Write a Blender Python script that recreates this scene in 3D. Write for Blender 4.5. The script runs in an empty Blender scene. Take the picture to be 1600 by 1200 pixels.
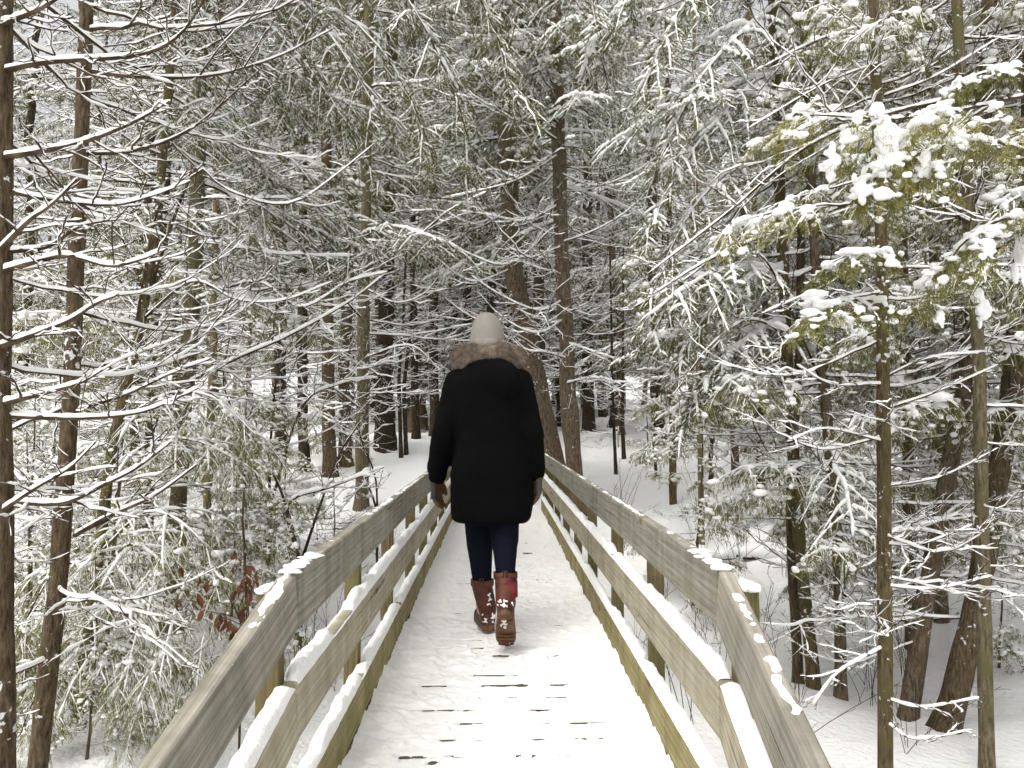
import bpy, math, random
import numpy as np
from mathutils import Vector, Matrix

# ------------------------------------------------------------------ camera
CAM = np.array([-0.033, 0.0, 1.11])
YAW, PITCH, FPX = math.atan(24 / 1200), math.atan(61 / 1200), 1200.0
sc = bpy.context.scene
COL = sc.collection
cam_data = bpy.data.cameras.new("camera")
cam_data.sensor_width = 36.0
cam_data.lens = 27.0
cam_data.clip_start = 0.02
cam_data.clip_end = 2000.0
cam = bpy.data.objects.new("camera", cam_data)
COL.objects.link(cam)
cam.location = CAM
cam.rotation_euler = (math.pi / 2 + PITCH, 0, -YAW)
sc.camera = cam

# ------------------------------------------------------------------ sky, sun, exposure (overcast)
SUN_EL, SUN_ROT = math.radians(62), math.radians(-135)
world = bpy.data.worlds.new("World")
sc.world = world
world.use_nodes = True
wn = world.node_tree
wn.nodes.clear()
w_out = wn.nodes.new("ShaderNodeOutputWorld")
w_bg = wn.nodes.new("ShaderNodeBackground")
w_sky = wn.nodes.new("ShaderNodeTexSky")
w_sky.sky_type = 'NISHITA'
w_sky.sun_disc = False
w_sky.sun_elevation = SUN_EL
w_sky.sun_rotation = SUN_ROT
w_sky.air_density = 1.5
w_sky.dust_density = 6.0
w_hsv = wn.nodes.new("ShaderNodeHueSaturation")
w_hsv.inputs["Saturation"].default_value = 0.06
wn.links.new(w_sky.outputs[0], w_hsv.inputs["Color"])
wn.links.new(w_hsv.outputs[0], w_bg.inputs["Color"])
w_bg.inputs["Strength"].default_value = 0.15
wn.links.new(w_bg.outputs[0], w_out.inputs["Surface"])
sun_d = bpy.data.lights.new("sun", 'SUN')
sun_d.energy = 1.5
sun_d.angle = math.radians(50)
sun_d.color = (1.0, 0.93, 0.81)
sun = bpy.data.objects.new("sun", sun_d)
COL.objects.link(sun)
# light comes from high up, behind the camera and to the left
sdir = Vector((math.sin(SUN_ROT) * math.cos(SUN_EL), math.cos(SUN_ROT) * math.cos(SUN_EL), math.sin(SUN_EL)))
sun.rotation_euler = sdir.to_track_quat('Z', 'Y').to_euler()
sun.location = (0, -5, 30)
sc.view_settings.view_transform = 'Standard'
sc.view_settings.look = 'None'
sc.view_settings.gamma = 1.0
sc.view_settings.exposure = 0.46
sc.cycles.max_bounces = 5
sc.cycles.diffuse_bounces = 4
sc.cycles.use_adaptive_sampling = True
sc.cycles.adaptive_threshold = 0.11
sc.cycles.adaptive_min_samples = 24
sc.cycles.glossy_bounces = 2
sc.cycles.transmission_bounces = 2

# ------------------------------------------------------------------ helpers
rng = np.random.default_rng(11)
Z3 = np.array([0.0, 0.0, 1.0])
_F = np.array([math.sin(YAW) * math.cos(PITCH), math.cos(YAW) * math.cos(PITCH), math.sin(PITCH)])
_R = np.array([math.cos(YAW), -math.sin(YAW), 0.0])
_U = np.cross(_R, _F)


def at(px, py, d):
    """the point of the place that the photograph shows at (px, py) when it stands d metres ahead"""
    v = _F * FPX + _R * (px - 800) - _U * (py - 600)
    return CAM + v * (d / v[1])


def nrm(a):
    return a / np.maximum(np.linalg.norm(a, axis=-1, keepdims=True), 1e-9)


_lat = np.random.default_rng(3).random((64, 64, 64)).astype(np.float32)


def noise3(p):
    p = np.asarray(p, dtype=np.float64)
    i = np.floor(p).astype(np.int64)
    f = p - i
    f = f * f * (3 - 2 * f)
    i &= 63
    j = (i + 1) & 63
    x0, y0, z0 = i[..., 0], i[..., 1], i[..., 2]
    x1, y1, z1 = j[..., 0], j[..., 1], j[..., 2]
    fx, fy, fz = f[..., 0], f[..., 1], f[..., 2]
    c00 = _lat[x0, y0, z0] * (1 - fx) + _lat[x1, y0, z0] * fx
    c10 = _lat[x0, y1, z0] * (1 - fx) + _lat[x1, y1, z0] * fx
    c01 = _lat[x0, y0, z1] * (1 - fx) + _lat[x1, y0, z1] * fx
    c11 = _lat[x0, y1, z1] * (1 - fx) + _lat[x1, y1, z1] * fx
    return ((c00 * (1 - fy) + c10 * fy) * (1 - fz) + (c01 * (1 - fy) + c11 * fy) * fz) - 0.5


def fbm(p, o=4):
    s, a = 0.0, 1.0
    p = np.asarray(p, dtype=np.float64)
    for k in range(o):
        s = s + a * noise3(p + 17.3 * k)
        p = p * 2.03
        a *= 0.5
    return s


class MB:
    """collects vertex and face arrays for one mesh"""

    def __init__(s):
        s.v, s.q, s.t, s.n = [], [], [], 0

    def add(s, v, q=None, t=None):
        v = np.asarray(v, dtype=np.float64).reshape(-1, 3)
        if q is not None and len(q):
            s.q.append(np.asarray(q, dtype=np.int64).reshape(-1, 4) + s.n)
        if t is not None and len(t):
            s.t.append(np.asarray(t, dtype=np.int64).reshape(-1, 3) + s.n)
        s.v.append(v)
        s.n += len(v)

    def merge(s, o, M=None, off=None):
        if not o.n:
            return
        v = np.concatenate(o.v)
        if M is not None:
            v = v @ np.asarray(M).T
        if off is not None:
            v = v + off
        s.add(v, np.concatenate(o.q) if o.q else None, np.concatenate(o.t) if o.t else None)

    def ntris(s):
        return sum(len(x) * 2 for x in s.q) + sum(len(x) for x in s.t)

    def mesh(s, name, m, off=None, smooth=True):
        me = bpy.data.meshes.new(name)
        v = np.concatenate(s.v) if s.v else np.zeros((0, 3))
        if off is not None:
            v = v - np.asarray(off)
        q = np.concatenate(s.q) if s.q else np.zeros((0, 4), np.int64)
        t = np.concatenate(s.t) if s.t else np.zeros((0, 3), np.int64)
        me.vertices.add(len(v))
        me.vertices.foreach_set("co", v.astype(np.float32).ravel())
        nl = q.size + t.size
        me.loops.add(nl)
        me.loops.foreach_set("vertex_index", np.concatenate([q.ravel(), t.ravel()]).astype(np.int32))
        me.polygons.add(len(q) + len(t))
        ls = np.concatenate([np.arange(len(q)) * 4, q.size + np.arange(len(t)) * 3]).astype(np.int32)
        me.polygons.foreach_set("loop_start", ls)
        me.polygons.foreach_set("use_smooth", np.full(len(q) + len(t), smooth))
        me.update(calc_edges=True)
        me.validate()
        if m is not None:
            me.materials.append(m)
        return me


def link(name, me, parent=None, loc=None, rotz=0.0, scale=None):
    o = bpy.data.objects.new(name, me)
    COL.objects.link(o)
    if parent is not None:
        o.parent = parent
    if loc is not None:
        o.location = [float(c) for c in loc]
    if rotz:
        o.rotation_euler = (0, 0, float(rotz))
    if scale is not None:
        o.scale = scale if hasattr(scale, '__len__') else (scale, scale, scale)
    return o


def tag(o, label=None, cat=None, group=None, kind=None):
    if label:
        o["label"] = label
    if cat:
        o["category"] = cat
    if group:
        o["group"] = group
    if kind:
        o["kind"] = kind
    return o


def empty(name, loc):
    return link(name, None, None, loc)


def frames(P, ref=None):
    T = np.gradient(P, axis=1)
    T = nrm(T)
    if ref is None:
        S = np.cross(T, Z3)
        bad = np.linalg.norm(S, axis=-1) < 0.12
        S[bad] = np.cross(T[bad], np.array([0.3, 1.0, 0.0]))
    else:
        S = np.cross(T, np.asarray(ref, float))
    S = nrm(S)
    U = np.cross(S, T)
    return T, S, U


def grid_faces(B, n, k):
    b = np.arange(B)[:, None, None] * n * k
    i = np.arange(n - 1)[None, :, None] * k
    a = np.arange(k)[None, None, :]
    a2 = (a + 1) % k
    return np.stack([b + i + a, b + i + a2, b + i + k + a2, b + i + k + a], -1).reshape(-1, 4)


def tubes(mb, P, R, k=4, ref=None):
    if not len(P):
        return
    T, S, U = frames(P, ref)
    an = np.arange(k) * 2 * np.pi / k + 0.4
    V = P[:, :, None, :] + R[:, :, None, None] * (np.cos(an)[:, None] * S[:, :, None, :] + np.sin(an)[:, None] * U[:, :, None, :])
    mb.add(V, grid_faces(P.shape[0], P.shape[1], k))


def resample(P, R, n):
    m = P.shape[1]
    t = np.linspace(0, m - 1, n)
    i = np.minimum(t.astype(int), m - 2)
    f = t - i
    return P[:, i] * (1 - f)[None, :, None] + P[:, i + 1] * f[None, :, None], R[:, i] * (1 - f) + R[:, i + 1] * f


def snow_on(mb, P, R, w=0.004, h=0.009, k=5, gap=0.12, r=None, mul=1):
    """a ridge of snow lying along the top of each line of a branch"""
    r = r or rng
    if not len(P):
        return
    if mul > 1:
        P, R = resample(P, R, (P.shape[1] - 1) * mul + 1)
    T, S, U = frames(P)
    B, n, _ = P.shape
    q = np.clip(1 - T[..., 2] ** 2, 0, 1) ** 1.2
    m = r.uniform(0.55, 1.3, (B, n))
    m[:, 1:-1] = 0.5 * m[:, 1:-1] + 0.25 * (m[:, 2:] + m[:, :-2])
    m[r.random((B, n)) < gap] *= 0.12
    m = m * q
    m[:, 0] *= 0.2
    m[:, -1] *= 0.3
    W = R * 0.8 * np.minimum(1, 0.15 + m) + w * m
    H = h * m
    an = np.linspace(-0.25, math.pi + 0.25, k)
    C = P + Z3 * (R * 0.55)[..., None]
    V = C[:, :, None, :] + W[:, :, None, None] * np.cos(an)[:, None] * S[:, :, None, :] \
        + (H[:, :, None] * np.sin(an) + np.where(np.sin(an) > 0, R[:, :, None] * 0.45, 0))[..., None] * Z3
    mb.add(V, grid_faces(B, n, k))


def grow(P, R, m, n, L, ang=0.8, rise=0.0, rise_v=0.25, droop=0.0, taper=0.6, t0=0.12, t1=0.97, rr=0.55, wig=0.05, r=None, up_ref=True):
    """side shoots of the given lines"""
    r = r or rng
    B, nn, _ = P.shape
    t = t0 + (t1 - t0) * ((np.arange(m)[None, :] + r.random((B, m))) / m)
    f = t * (nn - 1)
    i = np.minimum(f.astype(int), nn - 2)
    f = f - i
    bi = np.arange(B)[:, None]
    p = P[bi, i] * (1 - f)[..., None] + P[bi, i + 1] * f[..., None]
    tg = nrm(P[bi, i + 1] - P[bi, i])
    rad = (R[bi, i] * (1 - f) + R[bi, i + 1] * f) * rr
    S = np.cross(tg, Z3)
    S = nrm(S + 1e-4)
    sg = np.where((np.arange(m)[None, :] + r.integers(0, 2, (B, 1))) % 2, 1.0, -1.0)
    a = ang * r.uniform(0.75, 1.25, (B, m))
    d = tg * np.cos(a)[..., None] + S * (sg * np.sin(a))[..., None] + Z3 * (rise + rise_v * r.normal(size=(B, m)))[..., None]
    d = nrm(d)
    ln = L * (1 - taper * t) * r.uniform(0.5, 1.2, (B, m))
    s = np.linspace(0, 1, n)
    Q = p[:, :, None, :] + d[:, :, None, :] * (ln[..., None] * s)[..., None] + Z3 * ((droop * r.uniform(0.5, 1.4, (B, m)) * ln)[..., None] * s ** 2)[..., None]
    wv = np.cumsum(r.normal(size=Q.shape), axis=2) * (wig * ln / n)[..., None, None]
    wv -= wv[:, :, :1]
    Q = Q + wv
    RR = rad[..., None] * (1 - 0.65 * s)
    return Q.reshape(B * m, n, 3), RR.reshape(B * m, n)


def needles(mb, P, cnt, ln, wd, flat=True, fwd=0.75, r=None, quad=False):
    """small leaf faces along lines"""
    r = r or rng
    if not len(P):
        return
    B, n, _ = P.shape
    T, S, U = frames(P)
    t = (np.arange(cnt)[None, :] + r.random((B, cnt))) / cnt * (n - 1)
    i = np.minimum(t.astype(int), n - 2)
    f = (t - i)[..., None]
    bi = np.arange(B)[:, None]
    p = P[bi, i] * (1 - f) + P[bi, i + 1] * f
    tg, s_, u_ = T[bi, i], S[bi, i], U[bi, i]
    sg = np.where(np.arange(cnt)[None, :] % 2, 1.0, -1.0) * np.ones((B, 1))
    if flat:
        ph = np.where(sg > 0, 0.0, np.pi) + r.normal(0, 0.35, (B, cnt))
    else:
        ph = r.uniform(0, 2 * np.pi, (B, cnt))
    o = s_ * np.cos(ph)[..., None] + u_ * np.sin(ph)[..., None]
    a = fwd * r.uniform(0.8, 1.2, (B, cnt))
    d = tg * np.cos(a)[..., None] + o * np.sin(a)[..., None]
    L = (ln * r.uniform(0.6, 1.2, (B, cnt)))[..., None]
    tp = p + d * L
    b = tg * (wd * 0.5)
    if quad:
        mid = p + d * L * 0.55
        V = np.stack([p - b * 0.4, mid + b * 1.3, tp, mid - b * 1.3], 2)
        F = np.arange(B * cnt * 4).reshape(-1, 4)
        mb.add(V, F)
    else:
        V = np.stack([p - b, p + b, tp], 2)
        mb.add(V, None, np.arange(B * cnt * 3).reshape(-1, 3))


def ico(sub):
    import bmesh
    bm = bmesh.new()
    bmesh.ops.create_icosphere(bm, subdivisions=sub, radius=1.0)
    v = np.array([x.co[:] for x in bm.verts])
    f = np.array([[x.index for x in p.verts] for p in bm.faces])
    bm.free()
    return v, f


ICO0, ICO1, ICO2, ICO3 = ico(1), ico(2), ico(3), ico(4)


def blobs(mb, C, S, ic=None, amp=0.3, r=None, fq=1.3):
    """lumps: centres C (B,3), half sizes S (B,3)"""
    r = r or rng
    V0, F0 = ic or ICO2
    C, S = np.asarray(C, float), np.asarray(S, float)
    B, k = len(C), len(V0)
    if not B:
        return
    off = r.uniform(0, 50, (B, 1, 3))
    nz = 1 + amp * 2 * noise3(V0[None] * fq + off)
    yaw = r.uniform(0, 6.28, B)
    v = V0[None] * nz[..., None] * S[:, None, :]
    c, s = np.cos(yaw)[:, None], np.sin(yaw)[:, None]
    x, y = v[..., 0] * c - v[..., 1] * s, v[..., 0] * s + v[..., 1] * c
    v = np.stack([x, y, v[..., 2]], -1) + C[:, None, :]
    F = F0[None] + (np.arange(B) * k)[:, None, None]
    mb.add(v, None, F)


def capsule(mb, a, b, ra, rb, k=14, n=7):
    a, b = np.asarray(a, float), np.asarray(b, float)
    ax = b - a
    L = np.linalg.norm(ax)
    T = ax / max(L, 1e-6)
    S = np.cross(T, [0.13, 0.31, 0.94] if abs(T[2]) < 0.9 else [1, 0.2, 0])
    S /= np.linalg.norm(S)
    U = np.cross(S, T)
    rings = []
    for th in np.linspace(-math.pi / 2 + 0.02, 0, n):
        rings.append((a + T * ra * math.sin(th), ra * math.cos(th)))
    for th in np.linspace(0, math.pi / 2 - 0.02, n):
        rings.append((b + T * rb * math.sin(th), rb * math.cos(th)))
    an = np.arange(k) * 2 * np.pi / k
    V = np.array([c + r_ * (np.cos(x) * S + np.sin(x) * U) for c, r_ in rings for x in an])
    m = len(rings)
    mb.add(V, grid_faces(1, m, k))
    i0 = len(V)
    mb.add(np.array([rings[0][0], rings[-1][0]]), None, None)
    base = mb.n - 2 - i0
    t = [[base + x, base + (x + 1) % k, base + i0] for x in range(k)]
    t = [[q[1], q[0], q[2]] for q in t]
    e = base + (m - 1) * k
    t += [[e + x, e + (x + 1) % k, base + i0 + 1] for x in range(k)]
    mb.t.append(np.array(t, dtype=np.int64))


def loft(mb, rings, k=28, cap=True):
    """closed tube through rings (cx, cy, z, half width, half depth[, power])"""
    an = np.arange(k) * 2 * np.pi / k
    V = []
    for r_ in rings:
        cx, cy, z, a, b = r_[:5]
        p = r_[5] if len(r_) > 5 else 2.0
        c, s = np.cos(an), np.sin(an)
        V.append(np.stack([cx + a * np.sign(c) * np.abs(c) ** (2 / p), cy + b * np.sign(s) * np.abs(s) ** (2 / p), np.full(k, z)], -1))
    V = np.array(V)
    m = len(rings)
    b0 = mb.n
    mb.add(V, grid_faces(1, m, k))
    if cap:
        mb.add(np.array([V[0].mean(0), V[-1].mean(0)]))
        c0, c1 = mb.n - 2, mb.n - 1
        e = b0 + (m - 1) * k
        mb.t.append(np.array([[b0 + (x + 1) % k, b0 + x, c0] for x in range(k)] + [[e + x, e + (x + 1) % k, c1] for x in range(k)], dtype=np.int64))


def fuse(mb, voxel, name, m, smooth=3, fac=0.5, off=None):
    """join overlapping closed shapes into one continuous skin"""
    me = mb.mesh("tmp", None, off)
    o = bpy.data.objects.new("tmp", me)
    COL.objects.link(o)
    md = o.modifiers.new("r", 'REMESH')
    md.mode = 'VOXEL'
    md.voxel_size = voxel
    md.use_smooth_shade = True
    if smooth:
        ms = o.modifiers.new("s", 'SMOOTH')
        ms.factor = fac
        ms.iterations = smooth
    dg = bpy.context.evaluated_depsgraph_get()
    out = bpy.data.meshes.new_from_object(o.evaluated_get(dg))
    out.name = name
    bpy.data.objects.remove(o)
    bpy.data.meshes.remove(me)
    out.materials.clear()
    out.materials.append(m)
    return out


# ------------------------------------------------------------------ materials
def mat(name, col, rough=0.8, spec=0.3):
    m = bpy.data.materials.new(name)
    m.use_nodes = True
    b = m.node_tree.nodes["Principled BSDF"]
    b.inputs["Base Color"].default_value = (*col, 1)
    b.inputs["Roughness"].default_value = rough
    b.inputs["Specular IOR Level"].default_value = spec
    return m, m.node_tree, b


def nd(t, kind, **kw):
    n = t.nodes.new(kind)
    for k, v in kw.items():
        if k in n.inputs:
            n.inputs[k].default_value = v
        else:
            setattr(n, k, v)
    return n


def ramp(t, src, stops):
    n = t.nodes.new("ShaderNodeValToRGB")
    el = n.color_ramp.elements
    while len(el) < len(stops):
        el.new(0.5)
    for e, (p, c) in zip(el, stops):
        e.position = p
        e.color = (*c, 1) if len(c) == 3 else c
    t.links.new(src, n.inputs[0])
    return n


def mix(t, fac, a, b, mode='MIX'):
    n = t.nodes.new("ShaderNodeMix")
    n.data_type = 'RGBA'
    n.blend_type = mode
    for s, x in ((n.inputs[0], fac), (n.inputs[6], a), (n.inputs[7], b)):
        if isinstance(x, (int, float)):
            s.default_value = x
        elif isinstance(x, tuple):
            s.default_value = (*x, 1)
        else:
            t.links.new(x, s)
    return n.outputs[2]


def bump(t, b, src, strength, dist):
    n = nd(t, "ShaderNodeBump", Strength=strength, Distance=dist)
    t.links.new(src, n.inputs["Height"])
    t.links.new(n.outputs[0], b.inputs["Normal"])


def snow_mat(name, sc1=60, sc2=9, st=0.35, dist=0.01, col=(0.89, 0.89, 0.89)):
    m, t, b = mat(name, col, 0.62, 0.25)
    tc = nd(t, "ShaderNodeTexCoord")
    n1 = nd(t, "ShaderNodeTexNoise", Scale=sc1, Detail=4.0)
    n2 = nd(t, "ShaderNodeTexNoise", Scale=sc2, Detail=3.0)
    t.links.new(tc.outputs["Object"], n1.inputs["Vector"])
    t.links.new(tc.outputs["Object"], n2.inputs["Vector"])
    a = nd(t, "ShaderNodeMath", operation='ADD')
    t.links.new(n1.outputs[0], a.inputs[0])
    t.links.new(n2.outputs[0], a.inputs[1])
    bump(t, b, a.outputs[0], st, dist)
    return m


M_SNOW = snow_mat("fresh_snow", 120, 22, 0.5, 0.012)
M_SNOWB = mat("branch_snow", (0.92, 0.92, 0.92), 0.7, 0.15)[0]
M_GROUND = snow_mat("ground_snow", 24, 5, 0.6, 0.05)
M_DECK = snow_mat("trodden_snow", 90, 22, 0.45, 0.008, (0.80, 0.80, 0.80))


def bark_mat(name, c0, c1, c2, flecks=0.5, moss=None):
    m, t, b = mat(name, c1, 0.9, 0.15)
    tc = nd(t, "ShaderNodeTexCoord")
    mp = nd(t, "ShaderNodeMapping", Scale=(26, 26, 5))
    t.links.new(tc.outputs["Object"], mp.inputs["Vector"])
    n1 = nd(t, "ShaderNodeTexNoise", Scale=2.4, Detail=6.0, Roughness=0.75)
    t.links.new(mp.outputs[0], n1.inputs["Vector"])
    cr = ramp(t, n1.outputs[0], [(0.36, c0), (0.5, c1), (0.66, c2)])
    col = cr.outputs[0]
    if moss:
        nm = nd(t, "ShaderNodeTexNoise", Scale=5.0, Detail=5.0)
        t.links.new(tc.outputs["Object"], nm.inputs["Vector"])
        mr = ramp(t, nm.outputs[0], [(0.5, (0, 0, 0)), (0.62, (1, 1, 1))])
        col = mix(t, mr.outputs[0], col, moss)
    # wind-blown snow caught in the bark
    nf = nd(t, "ShaderNodeTexNoise", Scale=34.0, Detail=3.0)
    ng = nd(t, "ShaderNodeTexNoise", Scale=3.5, Detail=2.0)
    t.links.new(tc.outputs["Object"], nf.inputs["Vector"])
    t.links.new(tc.outputs["Object"], ng.inputs["Vector"])
    ml = nd(t, "ShaderNodeMath", operation='MULTIPLY')
    t.links.new(nf.outputs[0], ml.inputs[0])
    t.links.new(ng.outputs[0], ml.inputs[1])
    th = 0.425 - 0.10 * flecks
    fr = ramp(t, ml.outputs[0], [(th, (0, 0, 0)), (th + 0.02, (1, 1, 1))])
    col = mix(t, fr.outputs[0], col, (0.82, 0.83, 0.85))
    t.links.new(col, b.inputs["Base Color"])
    bump(t, b, n1.outputs[0], 1.0, 0.02)
    return m


M_BARK = bark_mat("brown_bark", (0.04, 0.028, 0.016), (0.115, 0.083, 0.05), (0.21, 0.16, 0.10), 0.6)
M_BARKD = bark_mat("dark_bark", (0.018, 0.013, 0.009), (0.05, 0.037, 0.024), (0.10, 0.078, 0.052), 0.35)
M_CEDAR = bark_mat("cedar_bark", (0.055, 0.040, 0.026), (0.16, 0.122, 0.082), (0.27, 0.215, 0.15), 0.25)
M_LICHEN = bark_mat("lichen_bark", (0.06, 0.05, 0.03), (0.16, 0.13, 0.08), (0.27, 0.235, 0.16), 0.45, (0.14, 0.13, 0.06))
M_PALE = bark_mat("pale_bark", (0.12, 0.09, 0.05), (0.25, 0.20, 0.12), (0.36, 0.30, 0.19), 0.2, (0.15, 0.14, 0.06))
M_MOSS = bark_mat("mossy_bark", (0.045, 0.034, 0.018), (0.125, 0.095, 0.05), (0.21, 0.165, 0.095), 0.8, (0.12, 0.105, 0.04))


def twig_mat():
    m, t, b = mat("twig_wood", (0.06, 0.042, 0.03), 0.85, 0.15)
    tc = nd(t, "ShaderNodeTexCoord")
    n = nd(t, "ShaderNodeTexNoise", Scale=9.0, Detail=1.0)
    t.links.new(tc.outputs["Object"], n.inputs["Vector"])
    c = ramp(t, n.outputs[0], [(0.3, (0.028, 0.018, 0.010)), (0.55, (0.068, 0.047, 0.027)), (0.75, (0.12, 0.09, 0.055))])
    t.links.new(c.outputs[0], b.inputs["Base Color"])
    return m


M_TWIG = twig_mat()


def leaf_mat(name, c0, c1, c2):
    m, t, b = mat(name, c1, 0.65, 0.25)
    g = nd(t, "ShaderNodeNewGeometry")
    oi = nd(t, "ShaderNodeObjectInfo")
    a = nd(t, "ShaderNodeMath", operation='MULTIPLY_ADD')
    a.inputs[1].default_value = 0.6
    t.links.new(g.outputs["Random Per Island"], a.inputs[0])
    mm = nd(t, "ShaderNodeMath", operation='MULTIPLY')
    mm.inputs[1].default_value = 0.4
    t.links.new(oi.outputs["Random"], mm.inputs[0])
    t.links.new(mm.outputs[0], a.inputs[2])
    c = ramp(t, a.outputs[0], [(0.1, c0), (0.5, c1), (0.9, c2)])
    t.links.new(c.outputs[0], b.inputs["Base Color"])
    return m


M_SPRUCE = leaf_mat("spruce_needles", (0.036, 0.042, 0.010), (0.08, 0.09, 0.02), (0.15, 0.155, 0.045))
M_THUJA = leaf_mat("cedar_leaves", (0.065, 0.068, 0.014), (0.14, 0.135, 0.028), (0.22, 0.205, 0.055))
M_DEAD = leaf_mat("dead_leaves", (0.07, 0.024, 0.010), (0.13, 0.05, 0.022), (0.20, 0.09, 0.04))


def wood_mat(name, c0, c1, c2, algae=0.0, alg=(0.13, 0.125, 0.03)):
    m, t, b = mat(name, c1, 0.78, 0.2)
    tc = nd(t, "ShaderNodeTexCoord")
    oi = nd(t, "ShaderNodeObjectInfo")
    off = nd(t, "ShaderNodeVectorMath", operation='SCALE')
    off.inputs[0].default_value = (7.0, 13.0, 5.0)
    t.links.new(oi.outputs["Random"], off.inputs["Scale"])
    ad = nd(t, "ShaderNodeVectorMath", operation='ADD')
    t.links.new(tc.outputs["Object"], ad.inputs[0])
    t.links.new(off.outputs[0], ad.inputs[1])
    # long grain with slow waviness
    mp = nd(t, "ShaderNodeMapping", Scale=(1.3, 48, 48))
    t.links.new(ad.outputs[0], mp.inputs["Vector"])
    n1 = nd(t, "ShaderNodeTexNoise", Scale=1.6, Detail=8.0, Roughness=0.78, Distortion=0.25)
    t.links.new(mp.outputs[0], n1.inputs["Vector"])
    cr = ramp(t, n1.outputs[0], [(0.34, c0), (0.5, c1), (0.66, c2)])
    # growth-ring streaks
    wv = nd(t, "ShaderNodeTexWave", Scale=13.0, Distortion=5.0, Detail=2.0)
    wv.bands_direction = 'Z'
    wv.inputs["Detail Scale"].default_value = 0.7
    mp2 = nd(t, "ShaderNodeMapping", Scale=(0.22, 1, 1))
    t.links.new(ad.outputs[0], mp2.inputs["Vector"])
    t.links.new(mp2.outputs[0], wv.inputs["Vector"])
    wr = ramp(t, wv.outputs[0], [(0.0, (0.72, 0.72, 0.72)), (0.4, (1, 1, 1)), (1.0, (1.05, 1.05, 1.05))])
    col = mix(t, 0.55, cr.outputs[0], wr.outputs[0], 'MULTIPLY')
    # water stains running down the face, in bands along the board
    mp3 = nd(t, "ShaderNodeMapping", Scale=(9, 1, 0.9))
    t.links.new(ad.outputs[0], mp3.inputs["Vector"])
    n3 = nd(t, "ShaderNodeTexNoise", Scale=1.3, Detail=5.0, Roughness=0.6)
    t.links.new(mp3.outputs[0], n3.inputs["Vector"])
    sr = ramp(t, n3.outputs[0], [(0.32, (0.62, 0.62, 0.60)), (0.55, (1, 1, 1)), (0.75, (1.12, 1.1, 1.06))])
    col = mix(t, 0.75, col, sr.outputs[0], 'MULTIPLY')
    # knots
    mp4 = nd(t, "ShaderNodeMapping", Scale=(2.2, 1, 6.5))
    t.links.new(ad.outputs[0], mp4.inputs["Vector"])
    vo = nd(t, "ShaderNodeTexVoronoi", Scale=1.0)
    t.links.new(mp4.outputs[0], vo.inputs["Vector"])
    kr = ramp(t, vo.outputs["Distance"], [(0.05, (0.22, 0.17, 0.13)), (0.09, (0.7, 0.64, 0.56)), (0.15, (1, 1, 1))])
    col = mix(t, 0.85, col, kr.outputs[0], 'MULTIPLY')
    # drying cracks
    mp5 = nd(t, "ShaderNodeMapping", Scale=(1.1, 10, 34))
    t.links.new(ad.outputs[0], mp5.inputs["Vector"])
    n5 = nd(t, "ShaderNodeTexNoise", Scale=1.0, Detail=2.0)
    t.links.new(mp5.outputs[0], n5.inputs["Vector"])
    ck = ramp(t, n5.outputs[0], [(0.29, (0.2, 0.17, 0.14)), (0.32, (1, 1, 1))])
    col = mix(t, 0.8, col, ck.outputs[0], 'MULTIPLY')
    if algae:
        n6 = nd(t, "ShaderNodeTexNoise", Scale=5.0, Detail=5.0)
        t.links.new(ad.outputs[0], n6.inputs["Vector"])
        ar = ramp(t, n6.outputs[0], [(0.62 - 0.4 * algae, (0, 0, 0)), (0.85 - 0.3 * algae, (1, 1, 1))])
        col = mix(t, ar.outputs[0], col, alg)
    t.links.new(col, b.inputs["Base Color"])
    bump(t, b, n1.outputs[0], 0.5, 0.004)
    return m


M_RAILT = wood_mat("weathered_grey_pine", (0.17, 0.158, 0.128), (0.27, 0.252, 0.21), (0.38, 0.36, 0.31), 0.15, (0.21, 0.20, 0.12))
M_RAILM = wood_mat("weathered_tan_pine", (0.26, 0.235, 0.17), (0.39, 0.355, 0.265), (0.50, 0.46, 0.36), 0.15, (0.27, 0.245, 0.13))
M_RAILL = wood_mat("damp_olive_pine", (0.20, 0.17, 0.075), (0.31, 0.265, 0.125), (0.43, 0.37, 0.21), 0.4, (0.15, 0.135, 0.035))
M_POST = wood_mat("damp_post_pine", (0.09, 0.07, 0.03), (0.155, 0.125, 0.06), (0.22, 0.18, 0.095), 0.4, (0.10, 0.095, 0.03))
M_PLANK = wood_mat("wet_deck_pine", (0.05, 0.035, 0.02), (0.095, 0.068, 0.04), (0.15, 0.11, 0.07))

M_COAT, _t, _b = mat("black_coat_cloth", (0.002, 0.002, 0.0022), 0.9, 0.08)
_n = nd(_t, "ShaderNodeTexNoise", Scale=40.0, Detail=3.0)
bump(_t, _b, _n.outputs[0], 0.3, 0.004)
M_JEAN, _t, _b = mat("navy_denim", (0.004, 0.005, 0.012), 0.9, 0.1)
_n = nd(_t, "ShaderNodeTexNoise", Scale=30.0, Detail=4.0)
bump(_t, _b, _n.outputs[0], 0.4, 0.006)
M_HAT, _t, _b = mat("beige_fleece", (0.25, 0.232, 0.212), 0.95, 0.1)
_n = nd(_t, "ShaderNodeTexNoise", Scale=160.0, Detail=3.0)
_c = nd(_t, "ShaderNodeTexCoord")
_w = nd(_t, "ShaderNodeTexWave", Scale=38.0, Distortion=1.5, Detail=2.0)
_t.links.new(_c.outputs["Object"], _w.inputs["Vector"])
_m = nd(_t, "ShaderNodeMath", operation='ADD')
_t.links.new(_n.outputs[0], _m.inputs[0])
_t.links.new(_w.outputs[1], _m.inputs[1])
bump(_t, _b, _m.outputs[0], 0.45, 0.003)
M_SKIN, _t, _b = mat("skin", (0.55, 0.34, 0.25), 0.55, 0.4)
M_HAIR, _t, _b = mat("brown_hair", (0.06, 0.035, 0.02), 0.6, 0.3)


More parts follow.
